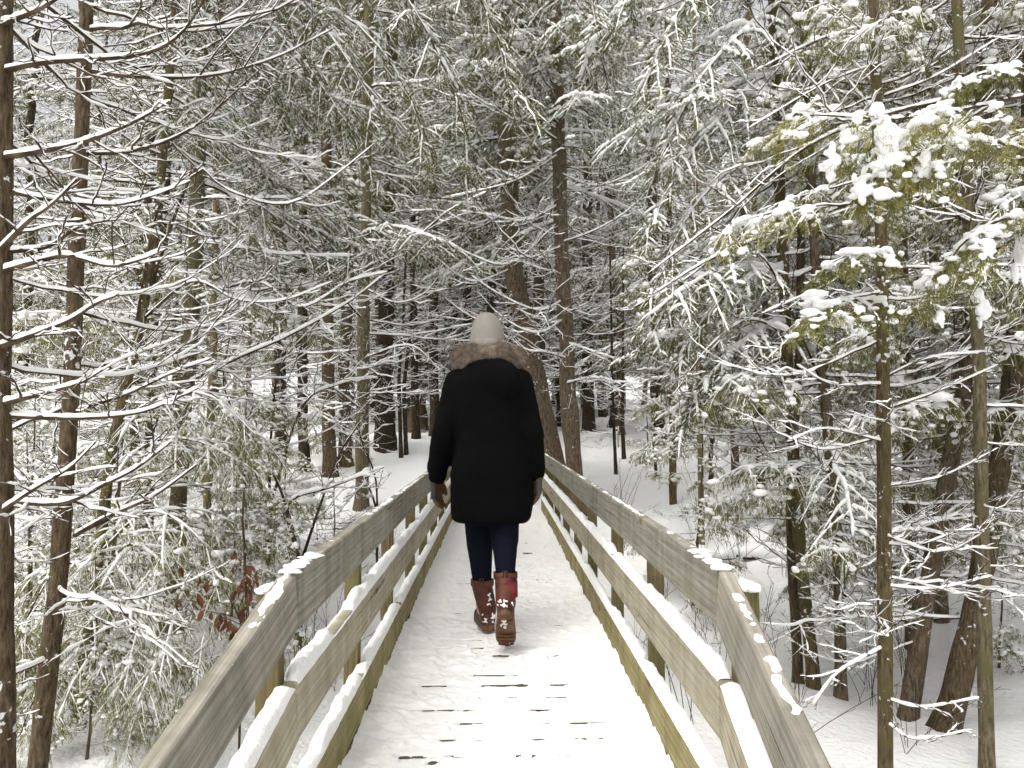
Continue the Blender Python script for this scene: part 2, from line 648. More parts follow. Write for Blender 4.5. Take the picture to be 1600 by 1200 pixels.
def fur_mat():
    m, t, b = mat("taupe_fur", (0.2, 0.15, 0.11), 0.75, 0.25)
    g = nd(t, "ShaderNodeNewGeometry")
    tc = nd(t, "ShaderNodeTexCoord")
    n = nd(t, "ShaderNodeTexNoise", Scale=22.0, Detail=3.0)
    t.links.new(tc.outputs["Object"], n.inputs["Vector"])
    a = nd(t, "ShaderNodeMath", operation='MULTIPLY_ADD')
    a.inputs[1].default_value = 0.45
    t.links.new(g.outputs["Random Per Island"], a.inputs[0])
    s = nd(t, "ShaderNodeMath", operation='MULTIPLY_ADD')
    s.inputs[1].default_value = 1.2
    s.inputs[2].default_value = -0.3
    t.links.new(n.outputs[0], s.inputs[0])
    t.links.new(s.outputs[0], a.inputs[2])
    c = ramp(t, a.outputs[0], [(0.2, (0.075, 0.055, 0.04)), (0.55, (0.23, 0.18, 0.138)), (0.9, (0.46, 0.385, 0.31))])
    t.links.new(c.outputs[0], b.inputs["Base Color"])
    return m


M_FUR = fur_mat()


def leather_mat(name, c0, c1, c2, rough=0.55):
    m, t, b = mat(name, c1, rough, 0.35)
    tc = nd(t, "ShaderNodeTexCoord")
    n = nd(t, "ShaderNodeTexNoise", Scale=14.0, Detail=5.0)
    t.links.new(tc.outputs["Object"], n.inputs["Vector"])
    c = ramp(t, n.outputs[0], [(0.3, c0), (0.5, c1), (0.7, c2)])
    t.links.new(c.outputs[0], b.inputs["Base Color"])
    n2 = nd(t, "ShaderNodeTexNoise", Scale=90.0, Detail=3.0)
    t.links.new(tc.outputs["Object"], n2.inputs["Vector"])
    bump(t, b, n2.outputs[0], 0.3, 0.002)
    return m


M_BOOT = leather_mat("red_brown_leather", (0.035, 0.009, 0.006), (0.075, 0.02, 0.012), (0.11, 0.036, 0.02))
M_BOOTRED = leather_mat("red_wool_panel", (0.07, 0.006, 0.008), (0.11, 0.009, 0.012), (0.15, 0.018, 0.02), 0.85)
M_SOLE = leather_mat("tan_rubber", (0.07, 0.032, 0.015), (0.13, 0.06, 0.028), (0.19, 0.10, 0.05), 0.7)
M_RUBBER = leather_mat("dark_rubber", (0.02, 0.014, 0.012), (0.035, 0.025, 0.02), (0.06, 0.045, 0.035), 0.6)
M_GLOVE = leather_mat("grey_knit_glove", (0.03, 0.028, 0.027), (0.05, 0.046, 0.044), (0.075, 0.07, 0.066), 0.9)
M_GLOVETAN = leather_mat("tan_glove_leather", (0.06, 0.028, 0.008), (0.10, 0.05, 0.015), (0.14, 0.075, 0.026), 0.7)

# ------------------------------------------------------------------ ground
_gd = np.array([-8, 3, 6.5, 9.0, 11, 13, 16, 20, 30, 60, 140.0])
_gz = np.array([-0.95, -0.88, -0.82, -0.50, -0.12, 0.22, 0.62, 0.92, 1.5, 3.4, 9.0])


def ground_z(x, y):
    x, y = np.asarray(x, float), np.asarray(y, float)
    z = np.interp(y, _gd, _gz)
    # bank under the far end of the bridge
    z = z + np.exp(-(x / 1.3) ** 2) * np.interp(y, [7.5, 9.3, 10.5, 13], [0, 0.42, 0.2, 0])
    side = np.maximum(np.abs(x) - 2.0, 0)
    z = z + 0.03 * side * np.interp(y, [4, 20], [1, 0.4]) + 0.012 * np.maximum(side - 4, 0) ** 1.3
    p = np.stack([x * 0.55, y * 0.55, np.zeros_like(x)], -1)
    far = np.interp(np.hypot(x, y), [3, 9], [0.6, 1])
    z = z + 0.22 * fbm(p + 3.1, 3) * far * np.clip(np.abs(x) / 1.5, 0.15, 1)
    return z


def build_ground():
    xs = np.concatenate([-np.geomspace(150, 12.2, 34), np.linspace(-12, 12, 241), np.geomspace(12.2, 150, 34)])
    ys = np.concatenate([np.linspace(-30, -2, 20), np.linspace(-1.8, 20, 220), np.geomspace(20.3, 170, 60)])
    X, Y = np.meshgrid(xs, ys)
    zz = ground_z(X, Y)
    zz = zz + 0.05 * fbm(np.stack([X * 2.4, Y * 2.4, 0 * X + 9], -1), 3) + 0.030 * fbm(np.stack([X * 6, Y * 6, 0 * X + 4], -1), 2)
    n, k = len(ys), len(xs)
    i = np.arange(n - 1)[:, None] * k
    j = np.arange(k - 1)[None]
    q = np.stack([i + j, i + j + 1, i + k + j + 1, i + k + j], -1).reshape(-1, 4)
    mb = MB()
    mb.add(np.stack([X, Y, zz], -1), q)
    return link("ground", mb.mesh("ground", M_GROUND))


tag(build_ground(), "deep fresh snow covering the forest floor", None, None, "structure")

# ------------------------------------------------------------------ footbridge
HW = 0.531                       # half the clear width between the rails
KINK = 1.97                      # where the level deck turns into the ramp
Y_END = 9.75
RAMP = np.array([0.0725, 1.0, 0.285])    # direction of the ramp, walking up it
RAMP = RAMP / np.linalg.norm(RAMP)
bridge = tag(empty("footbridge", (0, KINK, 0)),
             "narrow wooden footbridge with three-board railings and a snow-covered deck", "footbridge")
BO = np.array([0, KINK, 0.0])


def board_mesh(name, L, h, t, m, seg=None, warp=0.002, ch=0.004, seed=0):
    """a sawn board along +X, h tall, t thick, chamfered edges, faintly warped"""
    r = np.random.default_rng(seed)
    seg = seg or max(2, int(L / 0.12))
    xs = np.linspace(0, L, seg + 1)
    prof = np.array([[-t / 2 + ch, -h / 2], [t / 2 - ch, -h / 2], [t / 2, -h / 2 + ch], [t / 2, h / 2 - ch],
                     [t / 2 - ch, h / 2], [-t / 2 + ch, h / 2], [-t / 2, h / 2 - ch], [-t / 2, -h / 2 + ch]])
    wy = warp * 2.5 * noise3(np.stack([xs * 1.3, 0 * xs + seed * 1.7, 0 * xs], -1))
    wz = warp * 2.5 * noise3(np.stack([xs * 1.1, 0 * xs + seed * 2.3, 0 * xs + 5], -1))
    V = np.zeros((seg + 1, 8, 3))
    V[:, :, 0] = xs[:, None]
    V[:, :, 1] = prof[None, :, 0] + wy[:, None]
    V[:, :, 2] = prof[None, :, 1] + wz[:, None]
    V[:, :, 1:] += r.normal(0, 0.0006, (seg + 1, 8, 2))
    mb = MB()
    mb.add(V, grid_faces(1, seg + 1, 8))
    e = seg * 8
    mb.q.append(np.array([[0, 1, 4, 5], [1, 2, 3, 4], [0, 5, 6, 7]][::1])[:, ::-1])
    mb.q.append(np.array([[e + 0, e + 1, e + 4, e + 5], [e + 1, e + 2, e + 3, e + 4], [e + 0, e + 5, e + 6, e + 7]]))
    return mb.mesh(name, m, smooth=False)


def orient(o, d):
    """turn local +X along d, local Z kept as upright as it can be"""
    x = Vector(d).normalized()
    y = Vector((0, 0, 1)).cross(x).normalized()
    z = x.cross(y)
    o.rotation_euler = Matrix((x, y, z)).transposed().to_euler()


def strip_snow(L, w, hmax, seed, cover=1.0, notch=(), thin=False, side=1, base=0.0):
    """snow lying along the top of a board (local board space, top at z=base)"""
    r = np.random.default_rng(seed)
    n = max(8, int(L / (0.012 if thin else 0.018)))
    xs = np.linspace(0.0, L, n)
    o = seed * 3.7
    N = lambda f, k: noise3(np.stack([xs * f, 0 * xs + o, 0 * xs + k], -1))
    h = hmax * (1 + 0.5 * N(3, 1) + 0.6 * N(11, 2) + 0.6 * N(40, 3))
    if cover < 1:
        cv = N(2.1, 7) + 0.6 * N(9, 8) + 0.5 * N(33, 9)
        h = h * np.clip((cv - (0.5 - cover)) * 9, 0, 1)
    wl = w / 2 * (1 + 0.10 * N(13, 4) + 0.10 * N(50, 5)) + (0.0 if thin else 0.003)
    wr = w / 2 * (1 + 0.10 * N(15, 6) + 0.10 * N(47, 7)) + (0.0 if thin else 0.010)
    if not thin:
        h = h * np.clip((N(1.6, 11) + 0.6 * N(7, 12) + 0.5 * N(24, 13) + 0.42) * 5, 0.12, 1)
    if thin:
        wl = w / 2 * np.clip(0.72 + 0.9 * N(23, 4) + 0.9 * N(70, 5), 0.1, 1.0)
        wr = w / 2 * np.clip(0.72 + 0.9 * N(19, 6) + 0.9 * N(77, 7), 0.1, 1.0)
    for c in notch:
        g = np.abs(xs - c)
        wr = np.where(g < 0.052, w / 2 - 0.001, wr)
        h = np.where(g < 0.09, h * (0.75 + 0.25 * g / 0.09), h)
    h[[0, -1]] *= 0.25
    k = 9
    u = np.linspace(0, 1, k)
    prof = np.sin(u * math.pi) ** 0.32
    V = np.zeros((n, k, 3))
    V[:, :, 0] = xs[:, None]
    yy = -wl[:, None] + (wl + wr)[:, None] * u[None]
    V[:, :, 1] = yy * side
    V[:, :, 2] = base + h[:, None] * prof[None] - 0.004
    V[:, :, 2] += 0.10 * h[:, None] * noise3(np.stack([V[:, :, 0] * 60, V[:, :, 1] * 60, 0 * V[:, :, 0] + o], -1)) * 2 * prof
    i = np.arange(n - 1)[:, None] * k
    j = np.arange(k - 1)[None]
    q = np.stack([i + j, i + k + j, i + k + j + 1, i + j + 1], -1).reshape(-1, 4)
    if side < 0:
        q = q[:, ::-1]
    mb = MB()
    mb.add(V, q)
    return mb.mesh("snow", M_SNOW)


POST_Y = [KINK, 3.08, 4.05, 5.1, 6.0, 7.0, 8.0, 9.0, 9.72]
RAILS = [(0.665, 0.15, M_RAILT), (0.385, 0.15, M_RAILM), (0.09, 0.15, M_RAILL)]
TH = 0.038
BREAKS = {(-1, 0): [KINK, 3.08, 7.0, Y_END], (1, 0): [KINK, 6.0, Y_END], (-1, 1): [KINK, 5.1, Y_END], (1, 1): [KINK, 4.05, 8.0, Y_END],
          (-1, 2): [KINK, 4.05, 8.0, Y_END], (1, 2): [KINK, 5.1, Y_END]}
BREAKS[(-1, 0)] = [KINK, 6.0, Y_END]
sd = 0
for side in (-1, 1):
    for ri, (zc, h, m) in enumerate(RAILS):
        br = BREAKS[(side, ri)]
        for a, b in zip(br[:-1], br[1:]):
            sd += 1
            L = b - a - 0.004
            # boards start at the kink, their inner face at the clear width
            o = link("rail_board", board_mesh("rail_board", L, h, TH, m, seed=sd), bridge, (side * (HW + TH / 2), a - KINK + 0.002, zc))
            o.rotation_euler = (0, 0, math.pi / 2)
            nt = [p - a for p in POST_Y]
            if ri == 0:
                me = strip_snow(L, TH * 0.86, 0.006, sd, cover=0.60, thin=True, side=-side, base=h / 2)
            else:
                me = strip_snow(L, TH, 0.032 if ri == 1 else 0.029, sd, notch=nt, side=-side, base=h / 2)
            link("snow", me, o)
        # the ramp's board, running down past the camera
        sd += 1
        L = 2.95
        top = np.array([side * (HW + TH / 2), KINK, zc])
        start = top - RAMP * L
        o = link("rail_board", board_mesh("rail_board", L - 0.004, h, TH, m, seed=sd), bridge, start - BO)
        orient(o, RAMP)
        nt = [L - 0.9, L - 1.9]
        if ri == 0:
            me = strip_snow(L - 0.004, TH * 0.95, 0.008, sd + 5, cover=0.56 if side > 0 else 0.34, thin=True, side=-side, base=h / 2)
        else:
            me = strip_snow(L - 0.004, TH, 0.026, sd, notch=nt, side=-side, base=h / 2)
        link("snow", me, o)
PW = 0.058
for side in (-1, 1):
    for y in POST_Y:
        sd += 1
        x = side * (HW + TH + 0.002 + PW / 2)
        zt = 0.690 if y == KINK else 0.650 + 0.004 * ((sd * 7) % 3)
        zb = min(-0.25, float(ground_z(x, y)) - 0.1)
        o = link("post", board_mesh("post", zt - zb, PW, PW, M_POST, seed=sd, warp=0.001), bridge, (x, y - KINK, zb))
        o.rotation_euler = (0, -math.pi / 2, 0)
        mb = MB()
        big = 0.016 if y == KINK else 0.012
        blobs(mb, [[0, 0, zt - zb]], [[PW * 0.56, PW * 0.56, big]], ICO3, 0.25)
        v = mb.v[0]
        # local X is up on the turned post
        mb.v[0] = np.stack([np.maximum(v[:, 2], zt - zb - 0.004), v[:, 1], -v[:, 0]], -1)
        link("snow", mb.mesh("snow", M_SNOW), o)
    for s in (0.9, 1.9, 2.8):
        sd += 1
        c = np.array([side * (HW + TH + 0.002 + PW / 2), KINK, 0]) - RAMP * s
        zb = -1.15
        zt = c[2] + 0.71
        o = link("post", board_mesh("post", zt - zb, PW, PW, M_POST, seed=sd, warp=0.001), bridge, (c[0], c[1] - KINK, zb))
        o.rotation_euler = (0, -math.pi / 2, math.atan2(-RAMP[0], RAMP[1]))

# nail heads where the boards meet the posts
mb = MB()
an = np.arange(7) * 2 * np.pi / 7
mb.add(np.concatenate([np.stack([0 * an, 0.0042 * np.cos(an), 0.0042 * np.sin(an)], -1), np.stack([0 * an + 0.0015, 0.0035 * np.cos(an), 0.0035 * np.sin(an)], -1), [[0.0018, 0, 0]]]),
       grid_faces(1, 2, 7), [[7 + i, 7 + (i + 1) % 7, 14] for i in range(7)])
NAIL = mb.mesh("nail", mat("rusty_steel", (0.03, 0.02, 0.014), 0.7, 0.4)[0])
for side in (-1, 1):
    for y in POST_Y[1:-1]:
        for zc, h, m in RAILS:
            for dz in (-0.042, 0.045):
                o = link("nail", NAIL, bridge, (side * (HW - 0.001), y - KINK + rng.uniform(-0.012, 0.012), zc + dz + rng.uniform(-0.008, 0.008)))
                o.scale = (-side, 1, 1)

# crusts of snow on the railing's bend and its post
for side in (-1, 1):
    for zc, zs, xr, nb in ((0.694, 0.010, (0.046, 0.088), 10), (0.7405, 0.0042, (0.004, 0.034), 18)):
        mb = MB()
        C = np.stack([side * (HW + rng.uniform(*xr, nb)), KINK + rng.uniform(-0.035, 0.04 if zc < 0.73 else 0.28, nb), np.full(nb, zc)], -1)
        blobs(mb, C, np.stack([rng.uniform(0.010, 0.02, nb), rng.uniform(0.012, 0.03, nb), zs * rng.uniform(0.7, 1.3, nb)], -1), ICO2, 0.4)
        link("snow", mb.mesh("snow", M_SNOW, off=BO), bridge)["kind"] = "stuff"

# deck planks and bearers
PL, GAP = 0.14, 0.009
plank = [board_mesh("plank", 2 * HW + 0.2, 0.036, PL - GAP, M_PLANK, seg=6, seed=50 + i) for i in range(4)]
for k in range(int((Y_END - KINK) / PL)):
    o = link("plank", plank[k % 4], bridge, (-HW - 0.1, PL * (k + 0.5), -0.043 + 0.002 * ((k * 5) % 3)))
for k in range(20):
    c = np.array([-HW - 0.1, KINK, -0.043]) - RAMP * PL * (k + 0.5)
    o = link("plank", plank[(k + 2) % 4], bridge, c - BO)
    o.rotation_euler = (0, 0, 0)
    x = Vector((1, 0, 0))
    y = Vector(RAMP)
    y = (y - x * y.dot(x)).normalized()
    o.rotation_euler = Matrix((x, y, x.cross(y))).transposed().to_euler()
for x in (-0.42, 0.0, 0.42):
    o = link("beam", board_mesh("beam", Y_END - KINK, 0.18, 0.06, M_POST, seed=80), bridge, (x, 0, -0.155))
    o.rotation_euler = (0, 0, math.pi / 2)


def deck_snow():
    xs = np.linspace(-HW + 0.001, HW - 0.001, 124)
    ys = np.concatenate([KINK + np.arange(0, 380) * 0.007, KINK + np.arange(190, 300) * 0.014, KINK + np.arange(105, 205) * 0.04])
    X, Y = np.meshgrid(xs, ys)
    P = np.stack([X, Y, 0 * X], -1)
    e = np.abs(X) / HW
    z = -0.012 + 0.024 * np.clip((e - 0.45) / 0.55, 0, 1) ** 1.5
    z += 0.020 * fbm(P * 6, 3) + 0.020 * fbm(P * 15 + 5, 2) + 0.012 * fbm(P * 36 + 9, 2)
    z += 0.02 * np.clip(e - 0.93, 0, 1) / 0.07 * (0.6 + fbm(P * 9 + 2, 2))
    r = np.random.default_rng(5)
    # the tread of many boots
    yy = 1.9
    sgn = 1
    for lane in (-0.10, 0.13, -0.24, 0.02, 0.22):
        yy = 1.9 + r.uniform(0, 0.5)
        while yy < 9.6:
            cx = lane + sgn * 0.07 + r.normal(0, 0.025)
            a = r.normal(0, 0.12)
            dx, dy = X - cx, Y - yy
            u, v = dx * math.cos(a) + dy * math.sin(a), -dx * math.sin(a) + dy * math.cos(a)
            w = np.where(v > 0, 0.048, 0.040)
            q = np.sqrt((u / w) ** 2 + (v / 0.14) ** 2)
            dep = r.uniform(0.006, 0.016)
            z = z - dep * np.clip((1.05 - q) * 5, 0, 1) + 0.5 * dep * np.exp(-((q - 1.2) / 0.14) ** 2)
            sgn = -sgn
            yy += r.uniform(0.5, 0.75)
    z = np.maximum(z, -0.017 + 0.006 * fbm(P * 30 + 1, 2))
    # slots where the snow has dropped through between the planks
    ph = np.mod(Y - KINK, PL)
    g = np.minimum(ph, PL - ph)
    wob = 0.004 * noise3(np.stack([X * 18, Y * 7, 0 * X + 3], -1))
    idx = np.round((Y - KINK) / PL)
    thr = np.interp(Y, [2.4, 3.0, 3.7, 4.6, 6.0], [-0.06, -0.03, 0.0, 0.06, 0.22])
    msk = 0.8 * noise3(np.stack([X * 9, idx * 7.7, 0 * X + 1], -1)) + 0.5 * noise3(np.stack([X * 26, idx * 3.1, 0 * X + 8], -1)) \
        - 0.9 * np.clip(np.abs(X + 0.01) / HW - 0.45, 0, 1)
    open_ = np.clip((msk - thr + 0.06) * 12, 0, 1)
    half = 0.0060 + 0.004 * noise3(np.stack([X * 40, idx * 5, 0 * X], -1))
    lip = np.clip(1 - g / 0.03, 0, 1)
    z = z - 0.004 * lip * np.interp(Y, [3, 6], [1, 0.5])
    slot = open_ * np.clip((half + wob - g + 0.003) / 0.004, 0, 1)
    z = z - 0.07 * slot
    # a couple of bare patches of plank
    for cx, cy, sx, sy in ((-0.245, 2.62, 0.016, 0.022),):
        q = ((X - cx) / sx) ** 2 + ((Y - cy) / sy) ** 2 + 1.3 * noise3(P * 40)
        z = z - 0.035 * np.clip(1.2 - q, 0, 1)
    n, k = X.shape
    i = np.arange(n - 1)[:, None] * k
    j = np.arange(k - 1)[None]
    q = np.stack([i + j, i + j + 1, i + k + j + 1, i + k + j], -1).reshape(-1, 4)
    mb = MB()
    mb.add(np.stack([X, Y, z], -1), q)
    link("deck_snow", mb.mesh("deck_snow", M_DECK, off=BO), bridge)
    # the ramp's snow
    s = np.linspace(0, 2.9, 90)
    xs = np.linspace(-HW, HW, 40)
    X, S = np.meshgrid(xs, s)
    V = np.stack([X - RAMP[0] * S, KINK - RAMP[1] * S, -RAMP[2] * S + 0 * X], -1)
    V[..., 2] += 0.012 * fbm(V * 7, 3) + 0.002
    n, k = X.shape
    i = np.arange(n - 1)[:, None] * k
    j = np.arange(k - 1)[None]
    q = np.stack([i + j, i + k + j, i + k + j + 1, i + j + 1], -1).reshape(-1, 4)
    mb = MB()
    mb.add(V, q)
    link("deck_snow", mb.mesh("deck_snow", M_DECK, off=BO), bridge)


deck_snow()

# ------------------------------------------------------------------ the walker
def build_person():
    PB = np.array([-0.06, 4.1, 0.0])
    root = tag(empty("person", PB), "person in black knee-length coat and beige hat walking away along the bridge", "person")

    def part(name, me, parent=root):
        return link(name, me, parent)

    # body: one continuous figure in mid-stride
    mb = MB()
    hx = -0.08
    blobs(mb, [[hx, 4.10, 1.575]], [[0.072, 0.093, 0.112]], ICO3, 0.0)
    blobs(mb, [[hx, 4.135, 1.515]], [[0.055, 0.06, 0.06]], ICO2, 0.0)
    capsule(mb, (hx, 4.195, 1.585), (hx, 4.212, 1.548), 0.011, 0.016)
    for s in (-1, 1):
        blobs(mb, [[hx + s * 0.072, 4.09, 1.555]], [[0.008, 0.018, 0.028]], ICO1, 0.0)
        capsule(mb, (hx + s * 0.012, 4.188, 1.60), (hx + s * 0.05, 4.172, 1.602), 0.009, 0.008)
    capsule(mb, (hx - 0.022, 4.188, 1.512), (hx + 0.022, 4.188, 1.512), 0.009, 0.009)
    capsule(mb, (hx, 4.09, 1.40), (hx, 4.10, 1.52), 0.055, 0.052)
    loft(mb, [(-0.065, 4.1, 0.80, 0.16, 0.11), (-0.065, 4.1, 0.95, 0.13, 0.09), (-0.07, 4.1, 1.15, 0.15, 0.10), (-0.075, 4.1, 1.33, 0.17, 0.09), (-0.078, 4.1, 1.42, 0.07, 0.06)])
    L = dict(sh=(-0.245, 4.1, 1.325), el=(-0.290, 4.08, 1.06), wr=(-0.343, 4.18, 0.83))
    Rr = dict(sh=(0.10, 4.1, 1.325), el=(0.152, 4.05, 1.06), wr=(0.178, 4.10, 0.845))
    for A in (L, Rr):
        capsule(mb, A["sh"], A["el"], 0.05, 0.042)
        capsule(mb, A["el"], A["wr"], 0.042, 0.03)
    legs = [[(-0.135, 4.1, 0.82), (-0.128, 4.18, 0.46), (-0.108, 4.22, 0.10)], [(0.005, 4.1, 0.82), (0.008, 4.06, 0.49), (0.010, 3.84, 0.21)]]
    for h, k, a in legs:
        capsule(mb, h, k, 0.075, 0.055)
        capsule(mb, k, a, 0.052, 0.035)
    body = part("body", fuse(mb, 0.014, "body", M_SKIN, 3, off=PB))
    for s in (-1, 1):
        mb = MB()
        blobs(mb, [[hx + s * 0.031, 4.183, 1.583]], [[0.011, 0.009, 0.008]], ICO1, 0.0)
        link("eye", mb.mesh("eye", M_RUBBER, PB), body)

    # coat with its hood hanging down the back
    mb = MB()
    loft(mb, [(-0.060, 4.10, 0.588, 0.186, 0.135, 2.4), (-0.060, 4.10, 0.61, 0.212, 0.150, 2.5), (-0.060, 4.10, 0.70, 0.219, 0.155, 2.5),
              (-0.062, 4.10, 0.85, 0.215, 0.150, 2.4), (-0.062, 4.10, 1.00, 0.186, 0.135, 2.3), (-0.066, 4.10, 1.12, 0.190, 0.135, 2.3),
              (-0.072, 4.10, 1.24, 0.212, 0.140, 2.4), (-0.075, 4.09, 1.33, 0.205, 0.130, 2.3), (-0.077, 4.08, 1.39, 0.150, 0.110, 2.1), (-0.078, 4.08, 1.44, 0.095, 0.085)], 40)
    blobs(mb, [[-0.076, 4.055, 1.335]], [[0.22, 0.08, 0.125]], ICO3, 0.03)
    capsule(mb, (-0.235, 4.1, 1.325), (-0.312, 4.08, 1.06), 0.080, 0.066)
    capsule(mb, (-0.312, 4.08, 1.06), (-0.352, 4.17, 0.865), 0.068, 0.058)
    capsule(mb, (0.090, 4.1, 1.325), (0.148, 4.05, 1.06), 0.078, 0.070)
    capsule(mb, (0.148, 4.05, 1.06), (0.172, 4.09, 0.88), 0.070, 0.054)
    me = fuse(mb, 0.012, "coat", M_COAT, 4, off=PB)
    n = len(me.vertices)
    co = np.zeros(n * 3, np.float32)
    me.vertices.foreach_get("co", co)
    co = co.reshape(-1, 3)
    no = np.zeros(n * 3, np.float32)
    me.vertices.foreach_get("normal", no)
    no = no.reshape(-1, 3)
    co = co + no * (0.012 * fbm(co * np.array([7, 7, 11.0]), 3))[:, None]
    me.vertices.foreach_set("co", co.astype(np.float32).ravel())
    me.update()
    coat = part("coat", me)
    mb = MB()
    capsule(mb, (-0.345, 4.165, 0.862), (-0.353, 4.185, 0.825), 0.050, 0.050)
    link("cuff", fuse(mb, 0.008, "cuff", M_COAT, 1, off=PB), coat)
    mb = MB()
    capsule(mb, (0.172, 4.09, 0.872), (0.176, 4.098, 0.845), 0.048, 0.048)
    link("cuff", fuse(mb, 0.008, "cuff", M_COAT, 1, off=PB), coat)

    # fur edge of the hood
    th = np.linspace(-1.75, 1.75, 60)
    C = np.stack([-0.083 + 0.158 * np.sin(th) * (1 - 0.10 * (np.abs(th) > 1.5)), 4.12 - 0.095 * np.cos(th), 1.492 - 0.062 * (np.abs(th) / 1.75) ** 1.7], -1)
    Rd = 0.040 + 0.006 * np.sin(th * 5) - 0.008 * (np.abs(th) / 1.75) ** 4
    mb = MB()
    tubes(mb, C[None], Rd[None], 14)
    fur = part("fur_collar", mb.mesh("fur_collar", M_FUR, PB))
    N = 15000
    r = np.random.default_rng(4)
    i = r.integers(0, 59, N)
    f = r.random(N)[:, None]
    T, S, U = frames(C[None])
    p = C[i] * (1 - f) + C[i + 1] * f
    a = r.uniform(0, 2 * np.pi, N)
    o = S[0][i] * np.cos(a)[:, None] + U[0][i] * np.sin(a)[:, None]
    base = p + o * (Rd[i] * 0.96)[:, None]
    cl = noise3(base * 45)[:, None]
    d = nrm(o + T[0][i] * r.normal(0, 0.5, (N, 1)) + np.array([0, -0.1, -0.55]) + r.normal(0, 0.25, (N, 3)) + cl * np.array([1.5, 0, 1.0]))
    ln = r.uniform(0.012, 0.026, (N, 1)) + 0.022 * (r.random((N, 1)) < 0.15)
    w = nrm(np.cross(d, np.array([0, 1, 0.2]))) * 0.0011
    V = np.stack([base - w, base + w, base + d * ln], 1)
    mb = MB()
    mb.add(V, None, np.arange(N * 3).reshape(-1, 3))
    tag(link("hair", mb.mesh("hair", M_FUR, PB), fur), kind="stuff")

    # knitted hat
    mb = MB()
    loft(mb, [(-0.083, 4.10, 1.500, 0.086, 0.100), (-0.083, 4.10, 1.515, 0.092, 0.106), (-0.083, 4.10, 1.545, 0.093, 0.107), (-0.083, 4.10, 1.575, 0.091, 0.105),
              (-0.084, 4.10, 1.610, 0.085, 0.100), (-0.085, 4.10, 1.640, 0.077, 0.092), (-0.086, 4.10, 1.664, 0.067, 0.081), (-0.088, 4.10, 1.684, 0.052, 0.063),
              (-0.089, 4.10, 1.697, 0.034, 0.042), (-0.09, 4.10, 1.703, 0.018, 0.022), (-0.09, 4.10, 1.698, 0.008, 0.01)], 40)
    me = mb.mesh("hat", M_HAT, PB)
    hat = part("hat", me)
    hat.modifiers.new("sub", 'SUBSURF').render_levels = 1
    mb = MB()
    loft(mb, [(-0.083, 4.10, 1.494, 0.086, 0.102), (-0.083, 4.10, 1.499, 0.096, 0.111), (-0.083, 4.10, 1.520, 0.0985, 0.1135), (-0.083, 4.10, 1.546, 0.098, 0.113), (-0.083, 4.10, 1.552, 0.0915, 0.106)], 40, False)
    link("hat_band", mb.mesh("hat_band", M_HAT, PB), hat)

    # trousers
    mb = MB()
    loft(mb, [(-0.065, 4.1, 0.66, 0.15, 0.12), (-0.065, 4.1, 0.85, 0.17, 0.125)])
    capsule(mb, (-0.130, 4.12, 0.72), (-0.122, 4.17, 0.45), 0.088, 0.072)
    capsule(mb, (-0.122, 4.17, 0.45), (-0.110, 4.20, 0.24), 0.070, 0.050)
    capsule(mb, (0.002, 4.09, 0.72), (0.010, 4.05, 0.50), 0.090, 0.074)
    capsule(mb, (0.010, 4.05, 0.50), (0.013, 3.915, 0.345), 0.071, 0.048)
    me = fuse(mb, 0.010, "trousers", M_JEAN, 3, off=PB)
    part("trousers", me)

    # boots
    def foot_pts(pv, pitch, yaw):
        cp, sp = math.cos(pitch), math.sin(pitch)
        cy, sy = math.cos(yaw), math.sin(yaw)

        def f(x, y, z):
            y2, z2 = y * cp - z * sp, y * sp + z * cp
            return np.array([pv[0] + x * cy - y2 * sy, pv[1] + x * sy + y2 * cy, pv[2] + z2])
        return f

    def boot(pv, pitch, yaw, top, rt, red):
        f = foot_pts(pv, pitch, yaw)
        mb = MB()
        ank = f(0, -0.145, 0.10)
        capsule(mb, f(0, -0.165, 0.055), f(0, -0.06, 0.058), 0.040, 0.046)
        capsule(mb, f(0, -0.06, 0.058), f(0.004, 0.045, 0.048), 0.046, 0.040)
        capsule(mb, f(0, -0.15, 0.06), ank, 0.042, 0.048)
        capsule(mb, ank, np.asarray(top) - np.array([0, 0, 0.035]), 0.050, rt)
        capsule(mb, f(0, -0.03, 0.075), ank, 0.042, 0.046)
        o = part("boot", fuse(mb, 0.007, "boot", M_BOOT, 2, off=PB))
        # sole
        u = np.linspace(0, 2 * math.pi, 40, endpoint=False)
        yy = -0.06 + 0.155 * np.sin(u)
        wx = np.interp(yy, [-0.22, -0.19, -0.12, -0.03, 0.04, 0.075, 0.1], [0.040, 0.048, 0.044, 0.050, 0.058, 0.056, 0.05])
        xx = wx * np.sign(np.cos(u)) * np.abs(np.cos(u)) ** 0.85
        mb = MB()
        rows = []
        for z, s in ((0.0, 0.93), (0.004, 1.0), (0.026, 1.0), (0.030, 0.95)):
            rows.append([f(x * s, -0.06 + (y + 0.06) * s, z + (0.004 if -0.10 < y < -0.04 and z < 0.003 else 0)) for x, y in zip(xx, yy)])
        mb.add(np.array(rows), grid_faces(1, 4, 40))
        c0, c1 = f(0, -0.06, 0.002), f(0, -0.06, 0.03)
        mb.add(np.array([c0, c1]))
        mb.t.append(np.array([[(x + 1) % 40, x, 160] for x in range(40)] + [[120 + x, 120 + (x + 1) % 40, 161] for x in range(40)]))
        sole = link("sole", mb.mesh("sole", M_SOLE, PB, smooth=False), o)
        mb = MB()      # tread bars
